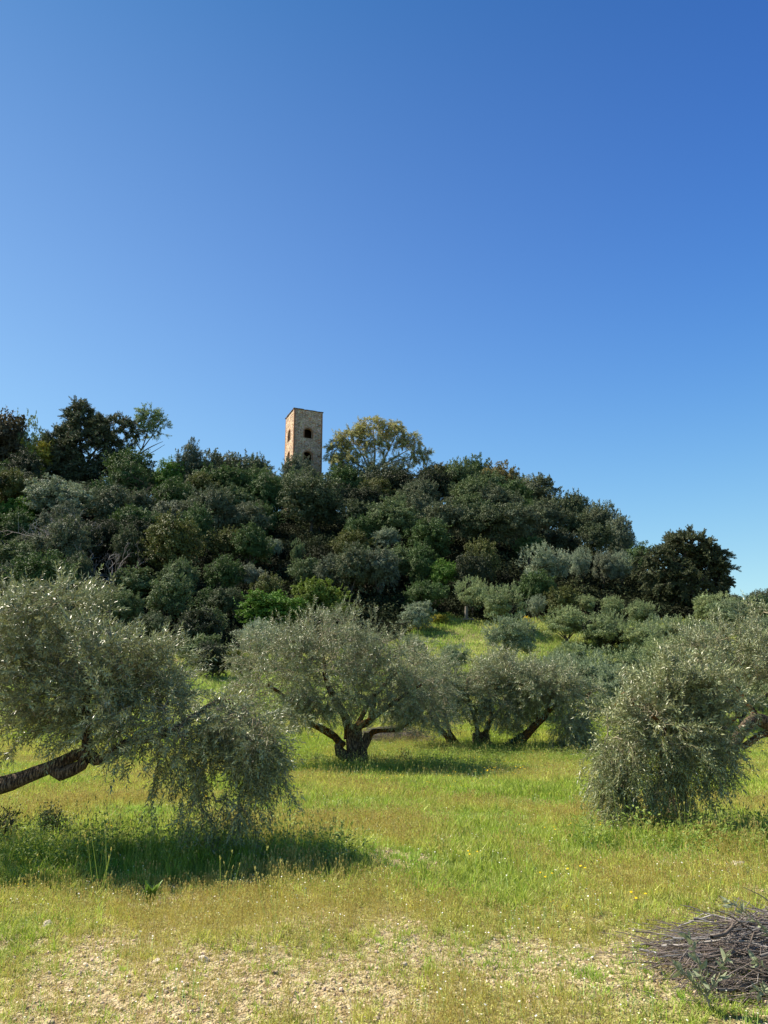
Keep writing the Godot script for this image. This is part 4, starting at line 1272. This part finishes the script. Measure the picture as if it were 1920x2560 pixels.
	grow("leaning_tree", "thin leaning tree with fresh pale leaves and bare lower branches on the left skyline", "tree", "", b, [
		[[b, c, c + Vector3(0.9, 1.7, 0), c + Vector3(1.6, 4.6, 0), c + Vector3(1.9, 7.8, 0)], 0.2, 0.05], [[c + Vector3(0.5, 1.0, 0), c + Vector3(2.4, 2.3, 0), c + Vector3(4.2, 3.2, 0)], 0.12, 0.03], [[c + Vector3(0.9, 1.7, 0), c + Vector3(2.5, 4.0, 0.3), c + Vector3(3.6, 6.2, 0)], 0.12, 0.03], [[c + Vector3(0.3, 0.6, 0), c + Vector3(2.4, 1.1, 0.3), c + Vector3(4.6, 2.6, 0.2)], 0.09, 0.025], [[c + Vector3(0.9, 1.7, 0), c + Vector3(-0.2, 3.6, 0), c + Vector3(0.2, 5.6, 0)], 0.1, 0.03]],
		[[c + Vector3(1.6, 7.2, 0), Vector3(1.8, 1.6, 1.6), 70, 0.2, 0.3], [c + Vector3(3.2, 5.6, 0), Vector3(1.6, 1.3, 1.4), 45, 0.2, 0.2], [c + Vector3(0.3, 5.0, 0), Vector3(1.3, 1.4, 1.3), 36, 0.2, 0.2]],
		{"seed": 204, "gap": -0.5, "step": 0.5, "scale": 3.0, "twig": 0.03, "len": 0.8, "sprigs": 1, "floor": b.y + 2.0, "bark": M.bark_far, "twig_mat": M.bark_far, "spray": sprig_mesh(6, 0.6, 0.24, 0.10, M.pale, 1.0), "inner": 0.2})
	# the bare white branched tree in front of the left wood
	b = Vector3(-29.0, height(-29.0, -64.0) - 0.2, -64.0)
	var s := Node3D.new()
	s.name = "dead_tree"
	add_child(s, true)
	s.position = b
	tag(s, "bare dead tree with whitish branches in front of the left wood", "dead tree")
	var m := bare_mesh(901)
	var o := part("branches", m, s, M.bark_white)
	o.scale = Vector3(7.5, 7.0, 7.5)
	for key in protos: protos[key].free()
	protos.clear()

# ---------------------------------------------------------------- the olives of the meadow
func V(x: float, y: float, z: float) -> Vector3:
	return Vector3(x, y, z)

func build_olives() -> void:
	var near := sprig_mesh(7, 0.20, 0.062, 0.0145, M.olive_leaf_near, 0.9)
	var mid := sprig_mesh(7, 0.24, 0.075, 0.017, M.olive_leaf, 0.9)
	var back := sprig_mesh(7, 0.30, 0.095, 0.023, M.olive_leaf, 0.9)
	# left: limb reaching in from a trunk beyond the frame
	var b := V(-5.94, 0.05, -8.91)
	grow("olive_tree", "olive with a long low dark limb and drooping sprays, nearest on the left", "olive tree", "olive trees of the meadow", b, [
		[[b + V(0, -0.1, 0), b + V(0.25, 0.25, 0.02), V(-5.04, 0.63, -8.82), V(-4.36, 0.74, -8.82), V(-3.96, 0.88, -8.82), V(-3.73, 0.97, -8.82)], 0.16, 0.07, 0.9, 1],
		[[V(-3.76, 0.93, -8.82), V(-3.65, 0.88, -8.78), V(-3.51, 0.92, -8.75), V(-3.40, 1.06, -8.78), V(-3.44, 1.38, -8.82), V(-3.51, 1.87, -8.91), V(-3.33, 2.41, -9.00)], 0.085, 0.035],
		[[V(-3.74, 0.97, -8.82), V(-3.47, 1.11, -8.87), V(-3.29, 1.02, -8.82), V(-3.15, 1.08, -8.78), V(-2.97, 1.21, -8.78), V(-2.61, 1.28, -8.73), V(-2.25, 1.46, -8.73), V(-1.89, 1.69, -8.73), V(-1.62, 1.60, -8.64)], 0.075, 0.022],
		[[V(-3.15, 1.10, -8.82), V(-2.88, 1.24, -8.91), V(-2.43, 1.31, -8.96)], 0.045, 0.02],
		[[V(-5.04, 0.66, -8.82), V(-4.95, 1.42, -9.09), V(-4.68, 2.32, -9.27), V(-4.41, 2.86, -9.36)], 0.14, 0.04],
		[[V(-4.95, 1.42, -9.09), V(-5.58, 2.14, -9.54), V(-6.21, 2.86, -9.72)], 0.09, 0.03]],
		[[V(-4.14, 2.41, -9.09), V(0.85, 0.56, 0.90), 320, 0.15, 0.45], [V(-4.41, 1.74, -8.91), V(1.08, 0.45, 0.90), 240, 0.35, 0.1], [V(-3.24, 2.00, -9.00), V(0.72, 0.41, 0.72), 230, 0.2, 0.35], [V(-2.97, 1.60, -8.82), V(0.81, 0.34, 0.72), 170, 0.4, 0.1], [V(-1.94, 1.42, -8.73), V(0.56, 0.25, 0.54), 150, 0.5, 0.2], [V(-1.44, 1.06, -8.55), V(0.27, 0.38, 0.32), 70, 1.1, 0.0], [V(-2.02, 1.06, -8.55), V(0.36, 0.27, 0.32), 26, 1.3, 0.0], [V(-2.70, 1.04, -8.64), V(0.20, 0.23, 0.23), 9, 1.5, 0.0], [V(-1.94, 0.61, -8.46), V(0.20, 0.18, 0.18), 12, 1.3, 0.0], [V(-1.48, 0.61, -8.50), V(0.18, 0.23, 0.23), 14, 1.3, 0.0], [V(-5.94, 2.50, -9.54), V(1.17, 0.90, 1.17), 160, 0.3, 0.2], [V(-2.45, 1.3, -8.45), V(0.5, 0.14, 0.25), 40, 0.4, 0.1], [V(-2.1, 1.4, -8.4), V(0.45, 0.2, 0.3), 34, 0.5, 0.0], [V(-1.5, 1.35, -8.6), V(0.35, 0.2, 0.35), 24, 0.7, 0.1]],
		{"seed": 301, "gap": -0.14, "step": 0.14, "scale": 0.6, "twig": 0.0055, "len": 0.34, "sprigs": 2, "floor": 0.06, "bark": M.bark, "limb_bark": M.bark, "spray": near, "inner": 0.25})
	# centre: the old hollow olive
	b = V(-0.79, 0.0, -20.4)
	grow("olive_tree", "old olive with a thick split trunk and wide round crown in the centre", "olive tree", "olive trees of the meadow", b, [
		[[b + V(0, -0.15, 0), b + V(0.0, 0.3, 0), b + V(-0.02, 0.65, 0), b + V(-0.08, 1.18, 0)], 0.25, 0.22, 0.6, 1],
		[[b + V(0.24, -0.1, 0.05), b + V(0.22, 0.35, 0.05), b + V(0.28, 0.7, 0.02), b + V(0.38, 0.95, 0)], 0.16, 0.12, 0.5, 1],
		[[b + V(-0.18, 0.35, 0.12), b + V(-0.36, 0.48, 0.14), b + V(-0.42, 0.62, 0.1), b + V(-0.34, 0.78, 0.05)], 0.13, 0.12, 0.0, 1],
		[[b + V(-0.3, 0.6, 0.08), V(-1.3, 0.86, -20.3), V(-1.73, 1.11, -20.3), V(-1.95, 1.2, -20.3), V(-2.06, 1.42, -20.2), V(-2.5, 1.8, -20.1), V(-3.1, 2.2, -20.0)], 0.115, 0.035],
		[[b + V(0.0, 1.0, 0), V(-0.6, 1.15, -20.3), V(-0.37, 1.27, -20.3), V(-0.29, 1.6, -20.3), V(-0.25, 1.95, -20.4), V(-0.05, 2.1, -20.4), V(0.2, 2.5, -20.5), V(0.3, 3.0, -20.5)], 0.12, 0.03],
		[[V(-0.37, 1.27, -20.3), V(-0.16, 1.45, -20.2), V(0.08, 1.6, -20.1), V(0.5, 1.9, -20.0), V(1.0, 2.2, -19.9)], 0.075, 0.03],
		[[b + V(0.36, 0.8, 0.03), V(-0.3, 0.98, -20.3), V(0.05, 1.02, -20.2), V(0.36, 1.04, -20.1), V(0.58, 1.18, -20.0), V(0.95, 1.5, -19.9)], 0.085, 0.03],
		[[b + V(-0.1, 1.0, -0.05), V(-1.1, 1.5, -20.6), V(-1.5, 2.2, -20.8), V(-1.7, 3.0, -20.9)], 0.11, 0.03],
		[[b + V(-0.2, 0.8, 0), V(-1.05, 1.3, -20.3), V(-1.4, 1.9, -20.0), V(-1.6, 2.5, -19.6)], 0.09, 0.03],
		[[b + V(0, 1.0, -0.1), V(-0.3, 1.9, -21.2), V(0.4, 2.6, -21.7)], 0.09, 0.03]],
		[[V(-1.4, 3.05, -20.4), V(1.5, 1.0, 1.7), 400, 0.12, 0.5], [V(-2.7, 2.7, -20.3), V(1.4, 1.0, 1.5), 330, 0.25, 0.35], [V(0.2, 2.7, -20.3), V(1.25, 0.75, 1.5), 300, 0.2, 0.4], [V(1.05, 1.95, -20.2), V(0.75, 0.75, 1.1), 190, 0.45, 0.15], [V(-3.1, 1.75, -20.1), V(1.0, 0.8, 1.1), 210, 0.5, 0.1], [V(-2.2, 1.75, -19.8), V(0.9, 0.45, 0.9), 130, 0.6, 0.0], [V(-1.1, 2.4, -20.0), V(1.4, 0.6, 1.3), 230, 0.3, 0.1], [V(0.45, 1.8, -19.9), V(0.7, 0.4, 0.9), 100, 0.6, 0.0], [V(-1.2, 1.75, -19.5), V(1.3, 0.32, 0.6), 120, 0.3, 0.1], [V(1.2, 1.4, -20.1), V(0.55, 0.35, 0.8), 70, 0.9, 0.0]],
		{"seed": 302, "gap": -0.26, "step": 0.2, "scale": 1.0, "twig": 0.008, "len": 0.42, "sprigs": 1, "floor": 1.05, "bark": M.bark, "limb_bark": M.lichen, "spray": mid, "inner": 0.3, "gnarl": 0.42})
	# right: the drooping olive near the frame's right side
	b = V(4.05, 0.0, -10.9)
	grow("olive_tree", "olive whose grey green crown droops to the grass, nearest on the right", "olive tree", "olive trees of the meadow", b, [
		[[b + V(0, -0.1, 0), b + V(0.05, 0.5, 0), b + V(-0.05, 1.0, 0)], 0.15, 0.1, 0.5, 1],
		[[b + V(-0.05, 0.9, 0), V(3.7, 1.4, -10.7), V(3.4, 1.8, -10.6), V(3.2, 1.6, -10.5)], 0.07, 0.02], [[b + V(-0.05, 0.95, 0), V(4.2, 1.6, -10.7), V(4.5, 2.1, -10.6)], 0.07, 0.02], [[b + V(0, 0.8, 0), V(4.6, 1.2, -10.7), V(4.95, 1.5, -10.6)], 0.06, 0.02], [[b + V(-0.05, 0.9, 0), V(3.8, 1.3, -10.3), V(3.5, 1.5, -9.9)], 0.05, 0.02]],
		[[V(4.2, 1.74, -10.6), V(0.6, 0.32, 0.8), 260, 0.1, 0.6], [V(3.6, 1.42, -10.5), V(0.55, 0.3, 0.7), 190, 0.25, 0.35], [V(4.42, 1.3, -10.6), V(0.34, 0.36, 0.7), 120, 0.35, 0.15], [V(3.2, 0.98, -10.4), V(0.32, 0.34, 0.5), 95, 0.9, 0.0], [V(3.9, 1.2, -10.3), V(0.6, 0.25, 0.6), 110, 0.55, 0.0], [V(4.3, 1.0, -10.3), V(0.3, 0.16, 0.4), 22, 0.86, 0.0], [V(3.1, 0.55, -10.35), V(0.2, 0.36, 0.3), 56, 1.2, 0.0], [V(3.7, 0.8, -10.3), V(0.3, 0.15, 0.3), 14, 1.0, 0.0], [V(3.9, 0.62, -10.5), V(0.3, 0.2, 0.2), 26, 0.9, 0.0]],
		{"seed": 303, "gap": -0.14, "step": 0.14, "scale": 0.6, "twig": 0.0055, "len": 0.34, "sprigs": 2, "floor": 0.10, "bark": M.bark, "limb_bark": M.lichen, "spray": near, "inner": 0.25})
	# far right: arched limb of the next olive
	b = V(7.9, 0.0, -14.3)
	grow("olive_tree", "olive at the right edge with a thick arched bare limb bending to the ground", "olive tree", "olive trees of the meadow", b, [
		[[b + V(0, -0.1, 0), V(7.6, 0.6, -14.2), V(7.35, 1.1, -14.1), V(7.06, 1.34, -14.0), V(6.83, 1.4, -14.0), V(6.6, 1.22, -14.0), V(6.42, 0.98, -14.0), V(6.3, 0.7, -14.0)], 0.2, 0.08, 0.3, 1],
		[[V(7.35, 1.05, -14.1), V(7.0, 1.15, -14.0), V(6.75, 1.05, -13.95), V(6.5, 0.9, -13.9)], 0.08, 0.05],
		[[V(6.9, 1.38, -14.0), V(6.7, 1.9, -14.2), V(6.4, 2.4, -14.4)], 0.06, 0.02], [[V(7.5, 0.9, -14.1), V(7.9, 1.9, -14.3), V(7.8, 2.7, -14.5)], 0.1, 0.03]],
		[[V(6.9, 2.5, -14.5), V(1.1, 0.5, 1.0), 230, 0.15, 0.45], [V(8.0, 2.6, -14.4), V(1.2, 0.9, 1.2), 180, 0.25, 0.4]],
		{"seed": 304, "step": 0.16, "scale": 0.8, "twig": 0.007, "len": 0.4, "sprigs": 2, "floor": 0.3, "bark": M.bark, "limb_bark": M.lichen, "spray": mid, "inner": 0.3})
	# three behind, right of the centre
	b = V(2.5, 0.2, -25.6)
	grow("olive_tree", "olive with two thin orange lichened stems leaning left, behind the central olive", "olive tree", "olive trees of the meadow", b, [
		[[V(2.42, 0.1, -25.6), V(2.1, 0.69, -25.6), V(1.72, 1.1, -25.6), V(1.4, 1.8, -25.7), V(1.3, 2.6, -25.8)], 0.12, 0.035, 0.3, 1], [[V(2.72, 0.1, -25.6), V(2.3, 0.66, -25.6), V(2.16, 0.95, -25.6), V(2.05, 1.5, -25.6), V(2.1, 2.4, -25.6)], 0.1, 0.035, 0.3, 1]],
		[[V(1.5, 2.6, -25.6), V(1.1, 0.65, 1.3), 240, 0.2, 0.4], [V(2.3, 2.0, -25.5), V(0.7, 0.7, 1.0), 150, 0.4, 0.2], [V(1.2, 1.9, -25.4), V(0.9, 0.7, 1.0), 160, 0.5, 0.1]],
		{"seed": 305, "gap": -0.2, "step": 0.22, "scale": 1.2, "twig": 0.009, "len": 0.46, "sprigs": 1, "floor": 1.0, "bark": M.lichen, "spray": back, "inner": 0.25})
	b = V(3.3, 0.2, -26.0)
	grow("olive_tree", "olive growing from a wide gnarled grey stump behind the central olive", "olive tree", "olive trees of the meadow", b, [
		[[b + V(0, -0.15, 0), b + V(0.0, 0.25, 0), b + V(-0.02, 0.6, 0)], 0.36, 0.27, 0.5, 1], [[b + V(0.2, -0.1, 0.1), b + V(0.32, 0.2, 0.15), b + V(0.5, -0.1, 0.25)], 0.16, 0.12, 0.0, 1],
		[[b + V(0.1, 0.5, 0), V(3.58, 1.0, -26), V(3.7, 1.5, -26), V(3.9, 2.3, -26)], 0.1, 0.03], [[b + V(-0.1, 0.5, 0), V(3.15, 1.1, -26), V(2.9, 1.9, -26), V(2.9, 2.6, -26)], 0.09, 0.03], [[V(3.65, 1.2, -26), V(4.2, 1.8, -25.8), V(4.7, 2.4, -25.7)], 0.06, 0.02]],
		[[V(4.0, 2.7, -26), V(1.05, 0.55, 1.3), 240, 0.2, 0.45], [V(3.1, 2.3, -25.8), V(0.9, 0.8, 1.1), 180, 0.4, 0.2], [V(4.7, 2.3, -25.8), V(0.9, 0.8, 1.1), 180, 0.4, 0.2], [V(3.8, 1.6, -25.5), V(1.1, 0.5, 0.9), 150, 0.6, 0.0], [V(4.3, 1.2, -25.6), V(0.5, 0.4, 0.6), 50, 0.8, 0.0]],
		{"seed": 306, "gap": -0.2, "step": 0.22, "scale": 1.2, "twig": 0.009, "len": 0.46, "sprigs": 1, "floor": 0.9, "bark": M.bark, "limb_bark": M.lichen, "spray": back, "inner": 0.25, "gnarl": 0.5})
	b = V(4.05, 0.15, -25.1)
	grow("olive_tree", "olive with one thick lichened trunk leaning far right, its foot wrapped in ivy", "olive tree", "olive trees of the meadow", b, [
		[[b + V(-0.1, -0.15, 0), V(4.1, 0.28, -25.1), V(4.56, 0.63, -25.1), V(5.0, 1.05, -25.1), V(5.34, 1.36, -25.1), V(5.46, 1.75, -25.1), V(5.6, 2.4, -25.1)], 0.19, 0.05, 0.3, 1], [[V(5.36, 1.4, -25.1), V(5.9, 1.8, -25.0), V(6.3, 2.0, -24.9)], 0.07, 0.02], [[V(5.0, 1.05, -25.1), V(5.2, 1.7, -25.4), V(5.0, 2.4, -25.6)], 0.06, 0.02]],
		[[V(5.6, 2.25, -25.1), V(0.9, 0.55, 1.1), 200, 0.2, 0.4], [V(6.2, 1.9, -24.9), V(0.8, 0.8, 1.0), 200, 0.5, 0.1], [V(6.15, 1.0, -24.7), V(0.6, 0.7, 0.7), 150, 1.0, 0.0], [V(5.1, 2.3, -25.3), V(0.8, 0.7, 1.0), 130, 0.4, 0.2], [V(6.2, 0.5, -24.5), V(0.45, 0.4, 0.5), 50, 1.1, 0.0]],
		{"seed": 307, "gap": -0.2, "step": 0.22, "scale": 1.2, "twig": 0.009, "len": 0.46, "sprigs": 1, "floor": 0.15, "bark": M.lichen, "spray": back, "inner": 0.25})
	# ivy round its foot
	rng.seed = 320
	var iv := Buf.new()
	for k in 420:
		var f := rng.randf()
		var p := V(0, 0, 0).lerp(V(0.62, 0.5, 0), f) + rdir() * rr(0.17, 0.25) * lerpf(1.0, 0.7, f)
		var n := (rdir() + V(0, 0.5, 0.4)).normalized()
		var al := n.cross(rdir()).normalized()
		var t := rr(0.5, 1.0)
		iv.leaf(p, al, al.cross(n), n, 0.09, 0.08, Color(t, t, t))
	var io := thing("ivy_plant", "glossy dark ivy wrapped round the foot of the leaning olive trunk", "ivy", V(3.98, 0.2, -25.08))
	var ip := part("leaves", iv.mesh(M.ivy_leaf), io)
	ip.set_meta("kind", "stuff")

# ---------------------------------------------------------------- brushwood and foreground shrubs
func stick_mesh(sd: int, bend: float, mat: Material) -> ArrayMesh:
	rng.seed = sd
	var b := Buf.new()
	var pts := []
	var rad := []
	for k in 7:
		var u := k / 6.0 - 0.5
		pts.append(Vector3(u, bend * (0.25 - u * u) + rr(-0.012, 0.012), rr(-0.025, 0.025)))
		rad.append(0.0065 * lerpf(1.0, 0.35, k / 6.0))
	tube(b, pts, rad, 5)
	for j in 2:
		var q := 2 + j * 2
		var e: Vector3 = pts[q] + Vector3(rr(0.1, 0.2), rr(-0.05, 0.08), rr(-0.09, 0.09))
		tube(b, [pts[q], pts[q].lerp(e, 0.5) + Vector3(0, 0.01, 0), e], [0.003, 0.0022, 0.001], 3)
	return b.mesh(mat)

func brush(at: Vector3, label: String, size: Vector3, sticks: int, twigs: int, seed_: int, along: float) -> void:
	var t := thing("brushwood_pile", label, "brushwood pile", at, "piles of pruned olive branches")
	var kinds := []
	for k in 8: kinds.append(stick_mesh(500 + k, rr(-0.15, 0.3), M.stick))
	rng.seed = seed_
	var mats := []
	for k in 4:
		var f := [0.75, 1.05, 1.5, 0.5][k] as float
		var warm := [1.0, 0.92, 0.97, 1.12][k] as float
		mats.append(plain(lin(0.25 * f * warm, 0.228 * f, 0.205 * f / warm), 0.85, 0.25))
	for k in sticks:
		var u := rr(-1, 1)
		var v := rr(-1, 1)
		var dome := maxf(0.0, 1.0 - u * u * 0.9 - v * v * 0.9)
		var y := size.y * sqrt(dome) * lerpf(0.25, 1.0, sqrt(rng.randf()))
		var o := part("stick", kinds[rng.randi() % 8], t, mats[rng.randi() % 4])
		var l := rr(0.5, 1.15) * size.x * 0.85
		var th := (0.6 + 2.2 * pow(rng.randf(), 2.0)) * size.x / l * 0.8
		o.transform = Transform3D(Basis(Vector3.UP, along + rr(-0.75, 0.75) + (PI if rng.randf() < 0.5 else 0.0)) * Basis(Vector3.BACK, rr(-0.16, 0.16)) * Basis.from_scale(Vector3(l, l * th, l * th)), Vector3(u * size.x * 0.62, y, v * size.z * 0.7))
	var where := []
	var tints := []
	for k in twigs:
		var u := rr(-1, 1)
		var v := rr(-1, 1)
		var dome := maxf(0.0, 1.0 - u * u * 0.8 - v * v * 0.8)
		var l := rr(0.3, 0.7) * size.x
		where.append(Transform3D(Basis(Vector3.UP, along + rr(-0.9, 0.9) + (PI if rng.randf() < 0.5 else 0.0)) * Basis(Vector3.BACK, rr(-0.35, 0.35)) * Basis.from_scale(Vector3(l, l * 0.7, l * 0.7)), Vector3(u * size.x * (0.85 if k % 7 else 1.1), size.y * sqrt(dome) * rr(0.05, 1.0) + 0.01, v * size.z * (1.0 if k % 5 else 1.5))))
		var tn := rr(0.5, 1.25)
		tints.append(Color(tn, tn * 0.97, tn * 0.95))
	var tw := many("twigs", stick_mesh(520, 0.1, M.stick), where, tints, t)
	tw.set_meta("kind", "stuff")

func shrub(called: String, label: String, at: Vector3, stems: Array, seed_: int, leaf_l: float) -> void:
	var t := thing(called, label, "shrub", at, "grey leaved shrubs by the brushwood pile")
	rng.seed = seed_
	var variants := []
	for k in 4:
		var b := Buf.new()
		# a cupped oval leaf
		var wd := rr(0.30, 0.42)
		var pts := []
		for j in 7:
			var u := j / 6.0
			pts.append(Vector3(u, 0.10 * sin(u * PI) * rr(0.5, 1.5), 0))
		for j in 6:
			var w0 := wd * 0.5 * sin(pow(j / 6.0, 0.85) * PI)
			var w1 := wd * 0.5 * sin(pow((j + 1) / 6.0, 0.85) * PI)
			for s in [-1.0, 1.0]:
				var a: Vector3 = pts[j]
				var c: Vector3 = pts[j + 1]
				b.quad(a, c, c + Vector3(0, w1 * 0.35, w1 * s), a + Vector3(0, w0 * 0.35, w0 * s), Color(0.9, 0.92, 0.85) if s > 0 else Color(0.8, 0.84, 0.76))
		variants.append(b.mesh(M.sage_leaf))
	for st in stems:
		var b := Buf.new()
		var pts := curve(st, 0.04)
		var rad := []
		for j in pts.size(): rad.append(lerpf(0.006, 0.0025, float(j) / pts.size()))
		tube(b, pts, rad, 6)
		part("stem", b.mesh(M.twig_pale), t)
		var n := pts.size()
		for j in range(int(n * 0.3), n):
			for q in (4 if j > n - 3 else (3 if rng.randf() < 0.6 else 2)):
				var d: Vector3 = (pts[mini(j + 1, n - 1)] - pts[maxi(j - 1, 0)]).normalized()
				var al := (d * rr(0.3, 1.1) + rdir() * 0.8).normalized()
				var o := part("leaf", variants[rng.randi() % 4], t)
				o.transform = Transform3D(basis_from(al, rr(0, TAU), leaf_l * rr(0.65, 1.25)), pts[j])

func build_brush() -> void:
	brush(V(2.55, -0.02, -5.15), "grey pile of dry cut branches in the near right corner", V(0.92, 0.34, 0.44), 280, 1500, 601, 0.12)
	brush(V(0.25, height(0.25, -27.2), -27.2), "distant grey heap of brushwood seen behind the central olive trunk", V(1.5, 0.5, 0.8), 60, 900, 602, 0.1)
	rng.seed = 610
	# loose bleached twigs poking out around the pile
	shrub("grey_shrub", "upright grey green shrub shoot in front of the brushwood pile", V(1.78, 0.0, -4.55), [[V(0, -0.02, 0), V(-0.02, 0.12, 0), V(-0.05, 0.24, 0.02), V(-0.08, 0.36, 0.02)], [V(-0.01, 0.08, 0), V(0.05, 0.18, 0.03), V(0.09, 0.28, 0.05)], [V(0, 0.05, 0), V(-0.08, 0.14, -0.02), V(-0.14, 0.2, -0.02)]], 611, 0.064)
	shrub("grey_shrub", "leaning grey leaved branches at the right edge over the brushwood pile", V(2.3, 0.0, -4.7), [[V(0.1, -0.02, 0), V(0.02, 0.2, 0), V(-0.12, 0.38, 0), V(-0.3, 0.52, 0.02)], [V(0.08, 0.0, 0), V(-0.06, 0.12, 0.05), V(-0.2, 0.22, 0.05)], [V(0.1, 0.0, 0), V(0.02, 0.3, 0.1), V(-0.04, 0.46, 0.1)], [V(0.05, 0.0, 0.05), V(-0.12, 0.06, 0.12), V(-0.24, 0.1, 0.14)]], 612, 0.055)

func build_small() -> void:
	# leafy rosette in the near turf
	var t := thing("dock_plant", "single bright green upright leafy weed in the near turf", "weed", V(-2.0, ground(-2.0, -6.9), -6.9))
	rng.seed = 700
	for k in 17:
		var b := Buf.new()
		var a := rr(0, TAU)
		var out := Vector3(cos(a), 0, sin(a))
		var side := Vector3(-sin(a), 0, cos(a))
		var h := rr(0.14, 0.24)
		var lean := rr(0.12, 0.5)
		var prev := []
		for j in 7:
			var u := j / 6.0
			var p := out * (lean * h * u * u) + Vector3(0, h * u * (1.0 - 0.15 * u), 0)
			var w := 0.034 * sin(pow(u, 0.7) * PI) + 0.004
			var cur := [p - side * w + out * w * 0.3, p, p + side * w + out * w * 0.3]
			if prev.size():
				b.quad(prev[0], cur[0], cur[1], prev[1], Color(0.95, 0.95, 0.9))
				b.quad(prev[1], cur[1], cur[2], prev[2], Color(0.85, 0.88, 0.8))
			prev = cur
		part("leaf", b.mesh(M.dock_leaf), t)
	# small dark bushes in the grass
	var dark := func(x: float, z: float, w: float, h: float, label: String, sd: int, col: String) -> void:
		rng.seed = sd
		var b := Buf.new()
		var st := Buf.new()
		for k in 26:
			var d := (rdir() + Vector3(0, 0.9, 0)).normalized()
			var e := Vector3(d.x * w, d.y * h, d.z * w) * rr(0.6, 1.0)
			tube(st, [Vector3.ZERO, e * 0.5 + rdir() * 0.03, e], [0.006, 0.004, 0.002], 4)
			for j in 46:
				var p := e * rr(0.35, 1.05) + rdir() * 0.075
				var al := (d + rdir()).normalized()
				var n := (rdir() + Vector3.UP * 0.6).normalized()
				var sdv := al.cross(n).normalized()
				var tn := rr(0.5, 1.0)
				b.leaf(p, al, sdv, sdv.cross(al), rr(0.025, 0.05), rr(0.012, 0.024), Color(tn, tn, tn))
		var o := thing("low_bush", label, "bush", Vector3(x, ground(x, z), z), "low dark bushes in the meadow")
		part("stems", st.mesh(M.twig_dark), o)
		var lf := part("leaves", b.mesh(M[col]), o)
		lf.set_meta("kind", "stuff")
	dark.call(-4.7, -9.7, 0.26, 0.42, "dark leafy bush in the grass below the long low limb at the left edge", 711, "oak_c")
	dark.call(-4.3, -10.2, 0.24, 0.40, "dark leafy bush beside the first one under the left olive", 712, "oak_a")
	dark.call(0.6, -22.2, 0.34, 0.42, "low dark bush in the grass right of the central olive trunk", 713, "oak_c")
	dark.call(1.75, -25.0, 0.5, 0.4, "low dark bush left of the two thin leaning stems", 714, "oak_a")
	dark.call(-1.9, -22.3, 0.3, 0.3, "low bush in the grass left behind the central trunk", 715, "greyg")
	# loose stones
	var sm_ := [stone_mesh(21), stone_mesh(22), stone_mesh(23)]
	var smat := plain(lin(0.50, 0.43, 0.34), 0.95, 0.2)
	var stone := func(x: float, z: float, s: float, label: String, k: int) -> void:
		var o := MeshInstance3D.new()
		o.name = numbered("stone")
		o.mesh = sm_[k % 3]
		o.material_override = smat
		add_child(o, true)
		o.position = Vector3(x, ground(x, z) + s * 0.12, z)
		o.rotation = Vector3(0.2, k * 1.3, 0.1)
		o.scale = Vector3(s, s, s)
		tag(o, label, "stone", "pale stones lying in the meadow")
	stone.call(3.62, -8.2, 0.15, "pale stone at the shadow edge below the right olive", 0)
	stone.call(3.9, -16.8, 0.2, "pale stone lying in the open meadow between the olives", 1)
	stone.call(-1.15, -5.25, 0.075, "flat whitish stone on the bare gravel in front", 2)
	stone.call(0.13, -5.2, 0.055, "small white stone on the gravel at the middle front", 3)
	stone.call(-1.45, -5.25, 0.06, "tan stone beside the flat whitish stone on the gravel", 4)
	stone.call(1.36, -5.75, 0.06, "small pinkish white stone left of the brushwood pile", 5)
	stone.call(-2.55, -6.15, 0.09, "brownish stone on the soil near the left edge", 6)
	stone.call(2.35, -9.2, 0.10, "reddish clod of earth on bare ground before the right olive", 7)
	# stone post with its fallen slab at the head of the clearing
	var px := 6.25
	var pz := -55.6
	var po := thing("stone_post", "weathered stone post with a slab at its foot at the head of the clearing", "post", Vector3(px, height(px, pz), pz))
	var pb := Buf.new()
	tube(pb, [V(0, -0.2, 0), V(0.01, 0.5, 0), V(0.03, 1.08, 0), V(0.03, 1.12, 0)], [0.16, 0.15, 0.13, 0.08], 6)
	part("shaft", pb.mesh(M.concrete), po)
	var sb := Buf.new()
	sb.box(V(-0.3, 0.02, 0.3), V(0.5, 0.14, 0.6), Color(0.9, 0.9, 0.9))
	part("slab", sb.mesh(M.concrete), po)
	# yellow broom flowers at the clearing's edge
	var fb := Buf.new()
	rng.seed = 730
	for k in 160:
		var d := rdir()
		var al := rdir()
		var sdv := al.cross(d).normalized()
		fb.leaf(V(d.x * 0.22, 0.4 + d.y * 0.3, d.z * 0.22), al, sdv, d, 0.08, 0.06, Color(1.0, 0.68, 0.02) if k % 3 else Color(0.3, 0.4, 0.08))
	var fx := 10.6
	var fz := -54.6
	var fo := thing("broom_bush", "tiny bright yellow flowering broom right of the thin stemmed olive", "shrub", Vector3(fx, height(fx, fz), fz))
	var fl := part("flowers", fb.mesh(M.petal), fo)
	fl.set_meta("kind", "stuff")
